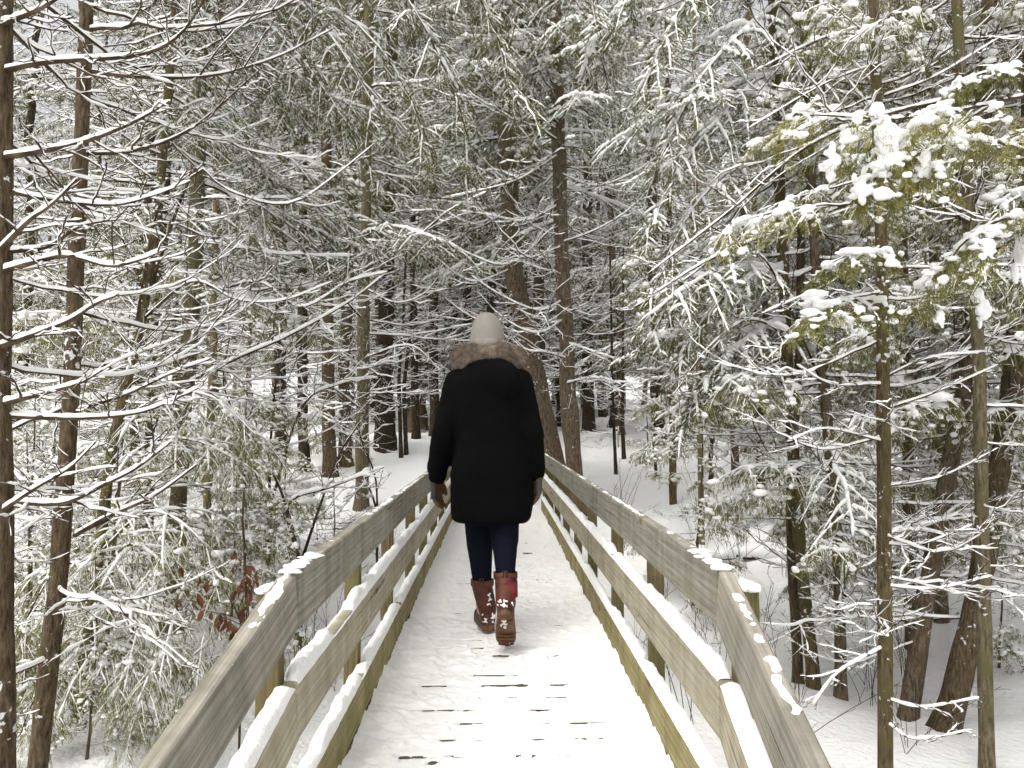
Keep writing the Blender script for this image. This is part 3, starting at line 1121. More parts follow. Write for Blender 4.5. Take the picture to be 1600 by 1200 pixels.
        for k, y in enumerate(np.linspace(-0.19, 0.06, 9)):
            if -0.11 < y < -0.06:
                continue
            w = float(np.interp(y, [-0.22, -0.19, -0.12, -0.03, 0.04, 0.075], [0.02, 0.032, 0.028, 0.034, 0.042, 0.034]))
            P = np.array([f(-w, y, -0.001), f(0, y + 0.008, -0.001), f(w, y, -0.001)])
            tubes(mb, P[None], np.full((1, 3), 0.005), 5)
        link("tread", mb.mesh("tread", M_SOLE, PB), sole)["kind"] = "stuff"
        mb = MB()      # rand above the sole
        rows = []
        for z, s in ((0.024, 1.0), (0.05, 0.95), (0.062, 0.86)):
            rows.append([f(x * s, -0.06 + (y + 0.06) * s * 0.985, z) for x, y in zip(xx, yy)])
        mb.add(np.array(rows), grid_faces(1, 3, 40))
        link("rand", mb.mesh("rand", M_RUBBER, PB), o)
        mb = MB()      # caked snow
        r = np.random.default_rng(8 if red else 9)
        C = [f(r.uniform(-0.035, 0.035), -0.205 + r.uniform(-0.004, 0.01), 0.04 + r.uniform(0, 0.045)) for _ in range(16)]
        if red:
            C += [f(r.uniform(-0.02, 0.025), r.uniform(-0.17, -0.10), -0.002) for _ in range(16)]
            C += [f(r.uniform(-0.03, 0.03), r.uniform(0.06, 0.085), -0.001) for _ in range(8)]
            C += [np.array([0.013 - 0.035 + 0.05 * q, 3.80 + 0.03 * q, 0.25 + 0.07 * q]) for q in np.linspace(0, 1, 10)]
        else:
            C += [np.array([top[0] + 0.035 + r.uniform(-0.006, 0.014), top[1] - 0.045, 0.135 + 0.008 * q]) for q in range(9)]
        C = np.array(C)
        C = np.concatenate([C, C]) + r.normal(0, 0.004, (2 * len(C), 3))
        blobs(mb, C, r.uniform(0.002, 0.0075, (len(C), 3)), ICO1, 0.6, fq=2.5)
        link("snow", fuse(mb, 0.003, "snow", M_SNOW, 1, off=PB), o)["kind"] = "stuff"
        # collar and pull loop
        mb = MB()
        t3 = np.asarray(top)
        loft(mb, [(t3[0], t3[1], t3[2] - 0.030, rt + 0.004, rt + 0.004), (t3[0], t3[1], t3[2] - 0.026, rt + 0.007, rt + 0.007), (t3[0], t3[1], t3[2] + 0.004, rt + 0.007, rt + 0.007), (t3[0], t3[1], t3[2] + 0.006, rt + 0.001, rt + 0.001)], 24, False)
        link("collar", mb.mesh("collar", M_BOOT, PB), o)
        mb = MB()
        P = np.array([[t3[0] - 0.012, t3[1] - rt - 0.006, t3[2] - 0.02], [t3[0] - 0.011, t3[1] - rt - 0.008, t3[2] + 0.018], [t3[0] + 0.006, t3[1] - rt - 0.008, t3[2] + 0.02], [t3[0] + 0.008, t3[1] - rt - 0.006, t3[2] - 0.02]])
        tubes(mb, P[None], np.full((1, 4), 0.005), 5)
        link("pull_loop", mb.mesh("pull_loop", M_BOOT, PB), o)
        if red:
            mb = MB()
            an = np.linspace(-1.75, 0.5, 12)
            rows = []
            for q, z in ((0.0, t3[2] - 0.092), (1, t3[2] - 0.03)):
                cc = ank + (t3 - ank) * ((z - ank[2]) / (t3[2] - ank[2]))
                rows.append([[cc[0] + (rt + 0.006) * math.cos(x), cc[1] + (rt + 0.006) * math.sin(x), z] for x in an])
            V = np.array(rows)
            k = 12
            q = np.array([[x, x + 1, k + x + 1, k + x] for x in range(k - 1)])
            mb.add(V, q)
            pn = link("side_panel", mb.mesh("side_panel", M_BOOTRED, PB), o)
            pn.modifiers.new("s", 'SOLIDIFY').thickness = 0.004
        return o

    boot((-0.108, 4.35, 0.005), 0.0, 0.18, (-0.110, 4.205, 0.262), 0.056, False)
    boot((0.013, 3.80, 0.066), -math.radians(44), -0.04, (0.012, 3.905, 0.358), 0.054, True)

    # gloves: palm, four curled fingers and a thumb
    def glove(wr, ang, sgn):
        ca, sa = math.cos(ang), math.sin(ang)

        def g(x, y, z):      # x: palm side, y: towards the thumb, z: down along the hand
            return np.array([wr[0] + sgn * (x * ca - y * sa * sgn * 0) - 0 + (y * sa) * 1.0, wr[1] + y * ca - x * sa * 0.6, wr[2] - z])
        mb = MB()
        capsule(mb, g(0, 0, -0.03), g(0, 0, 0.02), 0.032, 0.031)
        for k, y in enumerate((-0.030, -0.010, 0.010, 0.030)):
            capsule(mb, g(0, y * 0.7, 0.015), g(0.002, y, 0.088), 0.020, 0.017)
            l1, l2, l3 = [(0.028, 0.020, 0.016), (0.034, 0.025, 0.018), (0.037, 0.027, 0.019), (0.033, 0.024, 0.018)][k]
            a = g(0.002, y, 0.088)
            b = g(0.008, y * 1.08, 0.088 + l1)
            c = g(0.020, y * 1.08, 0.088 + l1 + l2 * 0.9)
            d = g(0.033, y * 1.05, 0.088 + l1 + l2 * 0.9 + l3 * 0.7)
            capsule(mb, a, b, 0.0115, 0.0108, 10, 5)
            capsule(mb, b, c, 0.0108, 0.0102, 10, 5)
            capsule(mb, c, d, 0.0102, 0.0092, 10, 5)
        capsule(mb, g(0.008, 0.022, 0.025), g(0.018, 0.046, 0.058), 0.017, 0.0135)
        capsule(mb, g(0.018, 0.046, 0.058), g(0.026, 0.050, 0.090), 0.0130, 0.0105)
        me = fuse(mb, 0.0045, "glove", M_GLOVE, 2, 0.4, off=PB)
        me.materials.append(M_GLOVETAN)
        cc = np.zeros(len(me.polygons) * 3, np.float32)
        me.polygons.foreach_get("center", cc)
        cc = cc.reshape(-1, 3) + PB
        lx = sgn * (cc[:, 0] - wr[0])
        zz = wr[2] - cc[:, 2]
        tan = ((lx > 0.006) | (zz < 0.028) & (lx > -0.01) | (zz > 0.125) & (lx > -0.006)).astype(np.int32)
        me.polygons.foreach_set("material_index", tan)
        return part("glove", me)

    glove((-0.358, 4.195, 0.815), 0.55, 1)
    glove((0.182, 4.10, 0.835), -0.35, -1)


build_person()

# ------------------------------------------------------------------ the forest: branch library
def main_line(L, n, dip, rise, r, wob=0.04):
    """a bough along +X: sags, then turns up towards its tip"""
    t = np.linspace(0, 1, n)
    x = L * t
    z = L * (-dip * np.sin(t * math.pi * 0.75) + rise * t ** 2.4)
    y = L * wob * np.cumsum(r.normal(size=n)) / math.sqrt(n)
    z = z + L * wob * 0.5 * np.cumsum(r.normal(size=n)) / math.sqrt(n)
    y -= y[0]
    z -= z[0]
    return np.stack([x, y, z], -1)[None]


def bare_branch(r, L=1.5, r0=0.011, k=5, fine=True, P=None, R=None, sw=0.0055, sh=0.017, dens=1.0, gap=0.10, rmin=0.0026, lv=(1.0, 0.85, 0.45), g3=0.45):
    """dead lower bough: forked, twiggy, lined with snow"""
    w, s = MB(), MB()
    if P is None:
        P = main_line(L, 15, r.uniform(-0.05, 0.30), r.uniform(-0.1, 0.55), r, 0.06)
    n = P.shape[1]
    if R is None:
        R = (r0 * (1 - 0.75 * np.linspace(0, 1, n)))[None]
    tubes(w, P, R, k)
    snow_on(s, P, R, sw * lv[0], sh * lv[0], 6 if fine else 4, gap * 0.6, r, mul=2 if fine else 1)
    m = max(3, int(7 * dens))
    P1, R1 = grow(P, R, m, 8, L * 0.52, 0.8, r.uniform(-0.15, 0.2), 0.38, r.uniform(-0.25, 0.4), 0.55, 0.12, 0.96, 0.6, 0.18, r)
    R1 = np.maximum(R1, rmin * 1.3)
    tubes(w, P1, R1, 4 if fine else 3)
    snow_on(s, P1, R1, sw * lv[1], sh * lv[1], 5 if fine else 3, gap * 1.5, r)
    m2 = max(2, int(4 * dens))
    P2, R2 = grow(P1, R1, m2, 5, L * 0.19, 0.8, 0.0, 0.5, 0.05, 0.45, 0.15, 0.98, 0.65, 0.18, r)
    R2 = np.maximum(R2, rmin)
    if not fine:
        P2, R2 = P2[:, ::2], R2[:, ::2]
    tubes(w, P2, R2, 3)
    snow_on(s, P2, R2, sw * lv[2], sh * lv[2], 4 if fine else 3, g3, r)
    if fine:
        P3, R3 = grow(P2[::2], R2[::2], 2, 4, L * 0.08, 0.8, 0.0, 0.4, 0.0, 0.4, 0.2, 0.95, 0.7, 0.15, r)
        tubes(w, P3, np.maximum(R3, rmin * 0.7), 3)
    return w, s, None


def spruce_branch(r, L=1.6, r0=0.012, P=None, R=None, pend=0.42, dens=1.0, nl=0.034, nw=0.0062, cnt=34, sw=0.0105, sh=0.019, lump=0, lo=False, d2=None):
    """living bough with hanging, needle-covered side shoots under snow"""
    w, s, f = MB(), MB(), MB()
    if P is None:
        P = main_line(L, 13, r.uniform(0.0, 0.08), r.uniform(-0.35, -0.05), r)
    n = P.shape[1]
    if R is None:
        R = (r0 * (1 - 0.8 * np.linspace(0, 1, n)))[None]
    tubes(w, P, R, 5)
    snow_on(s, P, R, sw, sh * 1.2, 4 if lo else 6, 0.08, r, mul=1 if lo else 3)
    m = int(14 * dens)
    P1, R1 = grow(P, R, m, 8, L * 0.42, 0.9, -0.1, 0.18, -pend, 0.5, 0.08, 0.98, 0.5, 0.10, r)
    R1 = np.maximum(R1, 0.0017)
    tubes(w, P1, R1, 3)
    snow_on(s, P1, R1, sw, sh, 3 if lo else 5, 0.16, r, mul=1 if lo else 2)
    P2, R2 = grow(P1, R1, int(9 * (d2 or dens)), 4, L * 0.10, 0.85, -0.1, 0.12, -pend * 0.5, 0.35, 0.08, 0.98, 0.6, 0.06, r)
    R2 = np.maximum(R2, 0.0014)
    if lo:
        P2, R2 = P2[:, ::3], R2[:, ::3]
    else:
        tubes(w, P2, R2, 3)
    snow_on(s, P2, R2, sw * 0.55, sh * 0.65, 3 if lo else 4, 0.45, r, mul=1)
    if lump:
        for Q, per, sz in ((P1, 5, 1.0), (P2, 1, 0.75)):
            B = len(Q)
            t = r.uniform(0.1, 1.0, (B, per)) * (Q.shape[1] - 1)
            i = np.minimum(t.astype(int), Q.shape[1] - 2)
            fr = (t - i)[..., None]
            bi = np.arange(B)[:, None]
            c = (Q[bi, i] * (1 - fr) + Q[bi, i + 1] * fr).reshape(-1, 3)
            c = c[r.random(len(c)) < 0.5] + Z3 * 0.006
            S = lump * sz * r.uniform(0.5, 1.2, (len(c), 1)) * np.stack([r.uniform(0.6, 1.1, len(c)), r.uniform(0.5, 0.9, len(c)), r.uniform(0.7, 1.3, len(c))], -1)
            blobs(s, c, S, ICO0 if lo else ICO1, 0.35, r)
    needles(f, P2, cnt, nl, nw, False, 0.9, r)
    needles(f, P1, cnt * 2, nl, nw, False, 0.9, r)
    needles(f, P[:, n // 3:], cnt * 2, nl, nw, False, 0.9, r)
    return w, s, f


def cedar_branch(r, L=1.1, r0=0.009, P=None, R=None, dens=1.0, clump=1.0, cnt=34, nl=0.021, nw=0.0075, lump=0.040, ic=None, lo=False):
    """white-cedar bough: flat hanging fronds with lumps of snow on them"""
    w, s, f = MB(), MB(), MB()
    if P is None:
        P = main_line(L, 12, r.uniform(-0.02, 0.06), r.uniform(-0.3, 0.12), r)
    n = P.shape[1]
    if R is None:
        R = (r0 * (1 - 0.8 * np.linspace(0, 1, n)))[None]
    tubes(w, P, R, 5)
    snow_on(s, P, R, 0.005, 0.012, 4 if lo else 6, 0.12, r, mul=1 if lo else 3)
    P1, R1 = grow(P, R, int(9 * dens), 7, L * 0.40, 0.8, -0.1, 0.15, -0.35, 0.45, 0.15, 1.0, 0.5, 0.08, r)
    R1 = np.maximum(R1, 0.0015)
    tubes(w, P1, R1, 3)
    P2, R2 = grow(P1, R1, int(7 * dens), 5, L * 0.20, 0.7, -0.2, 0.15, -0.5, 0.5, 0.1, 1.0, 0.6, 0.08, r)
    needles(f, P2, cnt, nl, nw, True, 0.6, r, True)
    P3, R3 = grow(P2, R2, 4, 4, L * 0.085, 0.65, -0.1, 0.1, -0.3, 0.4, 0.1, 0.95, 0.6, 0.05, r)
    lo or needles(f, P3, int(cnt * 0.6), nl * 0.7, nw * 0.9, True, 0.6, r, True)
    needles(f, P1, cnt, nl, nw, True, 0.6, r, True)
    if not lo:
        snow_on(s, P2, np.full(P2.shape[:2], 0.003), 0.006, 0.010, 4, 0.4, r)
    snow_on(s, P1, R1 + 0.003, 0.009, 0.014, 4 if lo else 5, 0.25, r, mul=1 if lo else 2)
    # lumps
    for Q, per, sz in ((P1, 3, 1.15), (P2, 1, 0.8)):
        B = len(Q)
        t = r.uniform(0.15, 1.0, (B, per)) * (Q.shape[1] - 1)
        i = np.minimum(t.astype(int), Q.shape[1] - 2)
        fr = (t - i)[..., None]
        bi = np.arange(B)[:, None]
        c = (Q[bi, i] * (1 - fr) + Q[bi, i + 1] * fr).reshape(-1, 3)
        keep = r.random(len(c)) < (0.45 if lo else 0.5) * clump
        c = c[keep] + Z3 * 0.010
        S = lump * sz * r.uniform(0.45, 1.15, (len(c), 1)) * np.stack([r.uniform(0.8, 1.5, len(c)), r.uniform(0.5, 0.9, len(c)), r.uniform(0.4, 0.75, len(c))], -1)
        blobs(s, c, S, ic or (ICO0 if lo else ICO1), 0.35, r)
    return w, s, f


_r = np.random.default_rng(21)
LIB = {"bare": [], "spruce": [], "cedar": [], "thin": []}


def to_lib(kind, t, leaf):
    w, s, f = t
    LIB[kind].append((w.mesh("branch", M_TWIG), s.mesh("snow", M_SNOWB), f.mesh("foliage", leaf) if f else None))


for i in range(9):
    to_lib("bare", bare_branch(_r, 1.5, _r.uniform(0.008, 0.013)), None)
for i in range(6):
    to_lib("thin", bare_branch(_r, 1.0, 0.005, dens=0.7, sw=0.003, sh=0.009), None)
for i in range(6):
    to_lib("spruce", spruce_branch(_r), M_SPRUCE)
LIB["laden"] = []
for i in range(4):
    to_lib("laden", spruce_branch(_r, dens=0.9, sw=0.021, sh=0.034), M_SPRUCE)
for i in range(5):
    to_lib("cedar", cedar_branch(_r), M_THUJA)


class Tree:
    """a trunk through given points, with boughs as parts"""

    def __init__(s, name, label, cat, pts, r0, r1, bark, group=None, k=12, fine=0.05, rough=0.16, seed=0):
        pts = np.asarray(pts, float)                  # bottom to top
        b = pts[0].copy()
        s.base = b
        s.root = tag(empty(name, b), label, cat, group)
        seg = np.concatenate([[0], np.cumsum(np.linalg.norm(np.diff(pts, axis=0), axis=1))])
        n = max(8, int(seg[-1] / fine))
        t = np.linspace(0, seg[-1], n)
        # smooth the polyline a little
        P = np.stack([np.interp(t, seg, pts[:, c]) for c in range(3)], -1)
        for _ in range(max(1, int(0.25 / fine))):
            P[1:-1] = 0.5 * P[1:-1] + 0.25 * (P[2:] + P[:-2])
        s.P = P
        u = t / seg[-1]
        R = r0 + (r1 - r0) * u
        R = R * (1 + 0.55 * np.exp(-t / (r0 * 2.2)))
        s.R = R
        an = np.arange(k) * 2 * np.pi / k
        T = nrm(np.gradient(P, axis=0))
        S = nrm(np.cross(T, [0, 1, 0.05]))
        U = np.cross(S, T)
        q = np.stack([np.cos(an)[None] * 2.2 + seed, np.sin(an)[None] * 2.2 + 0 * t[:, None], 0 * an[None] + (t * 1.7)[:, None]], -1) if False else \
            np.stack([np.broadcast_to(np.cos(an)[None] * 2.2 + seed * 1.37, (n, k)), np.broadcast_to(np.sin(an)[None] * 2.2, (n, k)), np.broadcast_to((t * 2.2)[:, None], (n, k))], -1)
        rr = R[:, None] * (1 + rough * 2 * (noise3(q) + 0.6 * noise3(q * np.array([2.6, 2.6, 3.0]) + 7)))
        V = P[:, None] + rr[..., None] * (np.cos(an)[None, :, None] * S[:, None] + np.sin(an)[None, :, None] * U[:, None])
        mb = MB()
        mb.add(V, grid_faces(1, n, k))
        s.trunk = link("trunk", mb.mesh("trunk", bark, b), s.root)

    def at_z(s, z):
        i = np.clip(np.searchsorted(s.P[:, 2], z), 1, len(s.P) - 1)
        return s.P[i], s.R[i]

    def lib(s, kind, z, az, sc, r, mirror=None):
        p, rad = s.at_z(z)
        w, sn, lf = LIB[kind][r.integers(len(LIB[kind]))]
        mir = -1.0 if r.random() < 0.5 else 1.0
        o = link("branch", w, s.root, p - s.base, az, (sc, sc * mir, sc))
        link("snow", sn, o)
        if lf:
            link("foliage", lf, o)

    def deck_out(s, kind, z0, z1, n, sc0, sc1, seed, az=None, spread=math.pi):
        r = np.random.default_rng(seed)
        for z in np.linspace(z0, z1, n):
            z = z + r.uniform(-0.12, 0.12)
            a = r.uniform(-math.pi, math.pi) if az is None else az + r.uniform(-spread, spread)
            sc = r.uniform(sc0, sc1)
            p, _ = s.at_z(z)
            L = sc * (1.5 if kind in ("bare", "spruce", "laden") else 1.05)
            ok = True
            v_ = p - CAM
            dep = float(v_ @ _F)
            if dep < 0.5 or ((v_ @ _U) / dep > 0.62 and not (z < 6 and abs(p[0]) < 3.6 and p[1] < 8.5)) or abs(v_ @ _R) / dep > 0.95:  # unseen boughs above the bridge are kept, to shade its deck
                ok = False                  # far above or beside anything in view
            for f in (0.35, 0.7, 1.05):
                x, y = p[0] + math.cos(a) * L * f, p[1] + math.sin(a) * L * f
                if abs(x) < 0.8 + 0.12 * (z < 2.2) and -1 < y < 10.5 and z < (2.0 if y > 6 else 2.9):
                    ok = False
                if math.hypot(x - CAM[0], y) < 1.9 and z < 3.5:
                    ok = False
            if ok:
                s.lib(kind, z, a, sc, r)

    def hero(s, tri, leaf=None, fused=None):
        w, sn, f = tri
        o = link("branch", w.mesh("branch", M_TWIG, s.base), s.root)
        link("snow", fuse(sn, fused, "snow", M_SNOWB, 2, off=s.base) if fused else sn.mesh("snow", M_SNOWB, s.base), o)
        if fused:
            o.children[0]["kind"] = "stuff"
        if f:
            link("foliage", f.mesh("foliage", leaf, s.base), o)
        return o


def px_line(pts, n):
    """smooth line through (px, py, depth) points"""
    W = np.array([at(*p) for p in pts])
    seg = np.concatenate([[0], np.cumsum(np.linalg.norm(np.diff(W, axis=0), axis=1))])
    t = np.linspace(0, seg[-1], n)
    m = len(W)
    # Catmull-Rom
    out = np.zeros((n, 3))
    for a, tt in enumerate(t):
        i = min(np.searchsorted(seg, tt, side='right') - 1, m - 2)
        u = (tt - seg[i]) / (seg[i + 1] - seg[i])
        p1, p2 = W[i], W[i + 1]
        p0 = W[i - 1] if i > 0 else 2 * p1 - p2
        p3 = W[i + 2] if i + 2 < m else 2 * p2 - p1
        out[a] = 0.5 * (2 * p1 + (p2 - p0) * u + (2 * p0 - 5 * p1 + 4 * p2 - p3) * u ** 2 + (3 * p1 - p0 - 3 * p2 + p3) * u ** 3)
    return out[None], seg[-1]


def trunk_pts(pxs, d, top, lean_y=0.0):
    """image points from low to high at depth d -> ground point up to height top"""
    W = [at(x, y, d) for x, y in pxs]
    W.sort(key=lambda p: p[2])
    lo, nx = W[0], W[1]
    dirn = (lo - nx) / max(nx[2] - lo[2], 1e-3)
    g = float(ground_z(lo[0], d)) - 0.12
    if lo[2] > g:
        W.insert(0, lo + dirn * (lo[2] - g))
    hi, pv = W[-1], W[-2]
    if top > hi[2]:
        dd = (hi - pv) / max(hi[2] - pv[2], 1e-3)
        W.append(hi + np.array([dd[0] * 0.5, dd[1], 1.0]) * (top - hi[2]))
    W = np.array(W)
    W[:, 1] += lean_y * (W[:, 2] - W[0, 2])
    return W


# ------------------------------------------------------------------ named near trees
T = {}


def near(key, name, label, cat, pxs, d, rpx, top, bark, seed, rough=0.16, k=11, lean=0.0, group=None):
    r = rpx * d / 1200.0 * (0.86 if key[0] in 'RL' else 1.0)
    T[key] = Tree(name, label, cat, trunk_pts(pxs, d, top, lean), r * 1.08, r * 0.45, bark, group, k, 0.07, rough, seed)
    return T[key]


near("L1", "spruce_tree", "rough brown spruce trunk cut off by the left picture edge, with long snow-lined bare boughs", "tree",
     [(2, 1190), (0, 600), (3, 60)], 3.1, 21, 7.5, M_BARK, 1)
near("L2", "spruce_tree", "slim leaning brown trunk second from the left edge, bowing left at its foot", "tree",
     [(60, 1190), (92, 900), (112, 600), (120, 400), (133, 60)], 4.0, 15, 8.5, M_BARK, 2)
near("L3", "spruce_tree", "slender leaning trunk behind the cedar boughs, third from the left edge", "tree",
     [(118, 1140), (150, 900), (176, 690), (222, 500), (247, 330)], 5.2, 9, 9, M_MOSS, 3)
near("L4", "cedar_tree", "stout lichen-green trunk left of the bridge, rising behind the bare boughs", "tree",
     [(276, 830), (290, 600), (304, 440), (312, 190)], 7.0, 15, 12, M_LICHEN, 4)
near("L5", "maple_tree", "pale mottled trunk standing just left of the bridge's far end", "tree",
     [(566, 745), (568, 500), (572, 300)], 10.6, 11, 14, M_LICHEN, 5)
near("L6", "cedar_tree", "thin pale trunk between the lichen-green trunk and the bridge", "tree",
     [(322, 850), (333, 560), (340, 220)], 8.4, 7, 12, M_PALE, 6)
near("C1", "cedar_tree", "big bare cedar trunk leaning left at the bridge's far end, behind the walker", "tree",
     [(862, 715), (836, 590), (803, 430), (792, 240)], 11.2, 17, 15, M_CEDAR, 7)
near("C2", "cedar_tree", "upright grey-brown cedar trunk right of the walker at the bridge's far end", "tree",
     [(897, 740), (886, 580), (878, 400), (870, 100)], 10.6, 12.5, 15, M_CEDAR, 8)
near("R1", "fir_tree", "straight slim dark trunk in the right foreground with snowy side twigs", "tree",
     [(1384, 1195), (1382, 800), (1378, 400), (1365, 0)], 3.9, 12.5, 8, M_MOSS, 9, 0.08)
near("R2", "cedar_tree", "twin-stemmed mossy trunk right of the bridge railing, thicker stem", "tree",
     [(1272, 1075), (1248, 840), (1228, 520), (1208, 20)], 5.6, 11, 10, M_MOSS, 10)
near("R2b", "cedar_tree", "thin dark stem leaning against the twin-stemmed mossy trunk", "tree",
     [(1247, 1062), (1238, 900), (1236, 760), (1248, 560)], 5.75, 9, 5, M_BARK, 11)
near("R3", "cedar_tree", "narrow furrowed trunk between the mossy twin stems and the straight dark trunk", "tree",
     [(1314, 1088), (1311, 880), (1291, 640), (1272, 380)], 5.5, 10, 10, M_CEDAR, 12)
near("R4", "fir_tree", "dark mossy trunk just behind the straight foreground trunk", "tree",
     [(1424, 1010), (1419, 700), (1411, 420)], 6.6, 10, 11, M_MOSS, 13)
near("R5", "cedar_tree", "reddish cedar trunk leaning right, behind the straight foreground trunk", "tree",
     [(1418, 1125), (1462, 850), (1508, 600), (1530, 400)], 5.2, 15, 10, M_CEDAR, 14)
near("R6", "maple_tree", "pale lichen-spotted straight trunk near the right picture edge", "tree",
     [(1542, 1192), (1536, 900), (1530, 560), (1505, 200)], 4.4, 12, 9, M_LICHEN, 15, 0.08)
near("R7", "cedar_tree", "thick shaggy trunk leaning out of the right picture edge", "tree",
     [(1486, 1105), (1522, 950), (1568, 700), (1596, 480)], 5.0, 20, 9, M_BARK, 16)
near("R8", "fir_tree", "thin brown trunk on the snowy slope right of the bridge", "tree",
     [(1052, 812), (1051, 700), (1050, 640)], 11.0, 6, 9, M_BARK, 17)
near("R9", "birch_sapling", "slim yellowish sapling trunk right of the bridge railing", "tree",
     [(1096, 845), (1095, 740), (1092, 560)], 9.4, 5.5, 7, M_PALE, 18)
near("R10", "pine_tree", "thick dark trunk far up the snowy slope on the right", "tree",
     [(1030, 692), (1026, 640), (1018, 300)], 16.5, 10, 16, M_BARKD, 19)
near("R11", "maple_tree", "pale trunk in the upper right, behind the snow-clumped cedar fronds", "tree",
     [(1470, 900), (1462, 500), (1455, 100), (1447, 0)], 7.2, 10, 12, M_LICHEN, 20)
near("L7", "fir_tree", "dark slim trunk in the left middle distance behind the leaning trunks", "tree",
     [(230, 900), (236, 600), (262, 250)], 8.8, 8, 12, M_BARKD, 22)

# slim dark stems on the far snow: how they count off from the left, group by group
_sx = [650, 680, 602, 626, 634, 713, 733, 699, 770, 816, 962, 975, 1025, 1113, 540, 515, 475, 440, 1150, 1190, 845, 920]
_ord = ["first", "second", "third", "fourth", "fifth", "sixth", "seventh", "eighth", "ninth", "tenth", "eleventh"]
_gr = [1 if 590 < x < 860 else (2 if x > 860 else 0) for x in _sx]
SLIM = [_ord[sum(1 for x2, g2 in zip(_sx, _gr) if g2 == g and x2 < x)] for x, g in zip(_sx, _gr)]
# slim dark stems on the far snow
for i, (x, y, h, d, rp, br) in enumerate([
        (650, 684, 400, 17.0, 6, M_BARKD), (680, 680, 400, 18.0, 7.5, M_BARKD), (602, 680, 480, 15.5, 13, M_BARKD), (626, 692, 500, 15.0, 3.2, M_BARKD),
        (634, 692, 520, 15.2, 3.6, M_BARKD), (713, 672, 400, 21.0, 6, M_BARKD), (733, 668, 420, 22.0, 6.5, M_BARKD), (699, 670, 430, 24.0, 5, M_BARKD),
        (770, 690, 300, 19.0, 8, M_BARKD), (816, 690, 300, 18.0, 9, M_BARKD), (962, 731, 600, 13.5, 2.8, M_BARKD), (975, 716, 600, 14.5, 3.0, M_BARKD),
        (1025, 741, 640, 12.8, 2.2, M_BARKD), (1113, 780, 640, 12.0, 3.6, M_BARKD), (540, 720, 420, 14.0, 9, M_BARK), (515, 730, 420, 13.0, 10, M_BARK), (475, 740, 400, 13.6, 8, M_BARKD),
        (440, 745, 420, 14.6, 9, M_BARKD), (1150, 770, 560, 13.0, 6, M_BARK), (1190, 800, 500, 11.5, 7, M_BARKD), (845, 690, 300, 16.0, 9, M_BARKD), (920, 690, 300, 19.0, 9, M_BARKD)]):
    lab = "slim dark trunk in the wood beyond the bridge's end" if 590 < x < 860 else \
          ("slim dark trunk on the slope right of the bridge's end" if x > 860 else "slim dark trunk in the thicket left of the bridge")
    grp = "slim trunks beyond the far end" if 590 < x < 860 else ("slim trunks on the right slope" if x > 860 else "slim trunks in the left thicket")
    lab = lab + ", " + SLIM[i] + " from the left"
    t = near("F%d" % i, "conifer_tree", lab, "tree", [(x, y), (x - 3, (y + h) / 2), (x - 5 + (i % 5) * 3, h)], d, rp, (14 if rp > 4 else 4.5), br, 30 + i, 0.1, 8, group=grp)
    if rp > 4:
        t.deck_out("spruce", 5.0, 11, 7, 1.0, 1.6, 400 + i)
        t.deck_out("bare", ground_z(0, d) + 1.2, 7.5, 20, 0.8, 1.35, 200 + i)
    else:
        t.deck_out("thin", ground_z(0, d) + 0.8, 4.3, 9, 0.5, 0.9, 200 + i)

# ------------------------------------------------------------------ boughs seen one by one in the photograph
rh = np.random.default_rng(77)


def hb(key, pts, r0, dens=1.0, sw=0.0035, sh=0.014, fine=True, n=22):
    P, L = px_line(pts, n)
    R = (r0 * (1 - 0.7 * np.linspace(0, 1, n)))[None]
    T[key].hero(bare_branch(rh, L * 0.75, r0, 6, fine, P, R, sw, sh, dens * 1.15, 0.05, 0.0022, (1.0, 0.6, 0.35), 0.55))


hb("L1", [(0, 112, 3.1), (75, 97, 3.0), (215, 86, 2.95), (280, 55, 2.9), (322, -5, 2.9)], 0.013)
hb("L1", [(0, 247, 3.1), (115, 226, 2.9), (200, 195, 2.8), (266, 158, 2.75)], 0.014)
hb("L1", [(0, 38, 3.1), (60, 15, 2.9), (130, -30, 2.8)], 0.014)
hb("L1", [(0, 392, 3.1), (45, 345, 2.8), (80, 320, 2.7), (121, 279, 2.65)], 0.012, 0.6)
hb("L1", [(15, 393, 3.1), (75, 385, 3.1), (130, 352, 3.1), (210, 340, 3.15)], 0.010)
hb("L1", [(0, 425, 3.1), (70, 405, 2.95), (110, 400, 2.9), (170, 415, 2.85), (215, 407, 2.8), (262, 388, 2.8)], 0.013)
hb("L1", [(20, 300, 3.1), (80, 312, 3.1), (175, 320, 3.05), (240, 305, 3.0), (297, 283, 3.0)], 0.010)
hb("L1", [(0, 542, 3.1), (50, 524, 2.9), (110, 500, 2.8), (150, 474, 2.75), (185, 460, 2.7)], 0.014, 0.7)
hb("L1", [(0, 632, 3.1), (65, 615, 2.95), (125, 598, 2.9), (160, 578, 2.85)], 0.013, 0.7)
hb("L1", [(15, 650, 3.1), (125, 653, 3.05), (215, 645, 3.0), (270, 625, 3.0), (310, 606, 3.0)], 0.011, 0.8)
hb("L1", [(20, 785, 3.1), (100, 785, 2.9), (165, 756, 2.8), (215, 730, 2.75), (268, 690, 2.7)], 0.012, 0.7)
hb("L1", [(0, 800, 3.1), (60, 760, 2.9), (110, 730, 2.8), (150, 690, 2.75)], 0.010, 0.7)
hb("L2", [(118, 836, 4.0), (175, 804, 3.7), (240, 775, 3.5), (308, 726, 3.4)], 0.013, 0.6)
hb("L2", [(122, 640, 4.0), (200, 615, 3.8), (262, 586, 3.7), (330, 560, 3.6)], 0.011)
hb("L2", [(130, 110, 4.0), (220, 120, 4.0), (330, 118, 4.1), (430, 90, 4.2), (520, 45, 4.3)], 0.012)
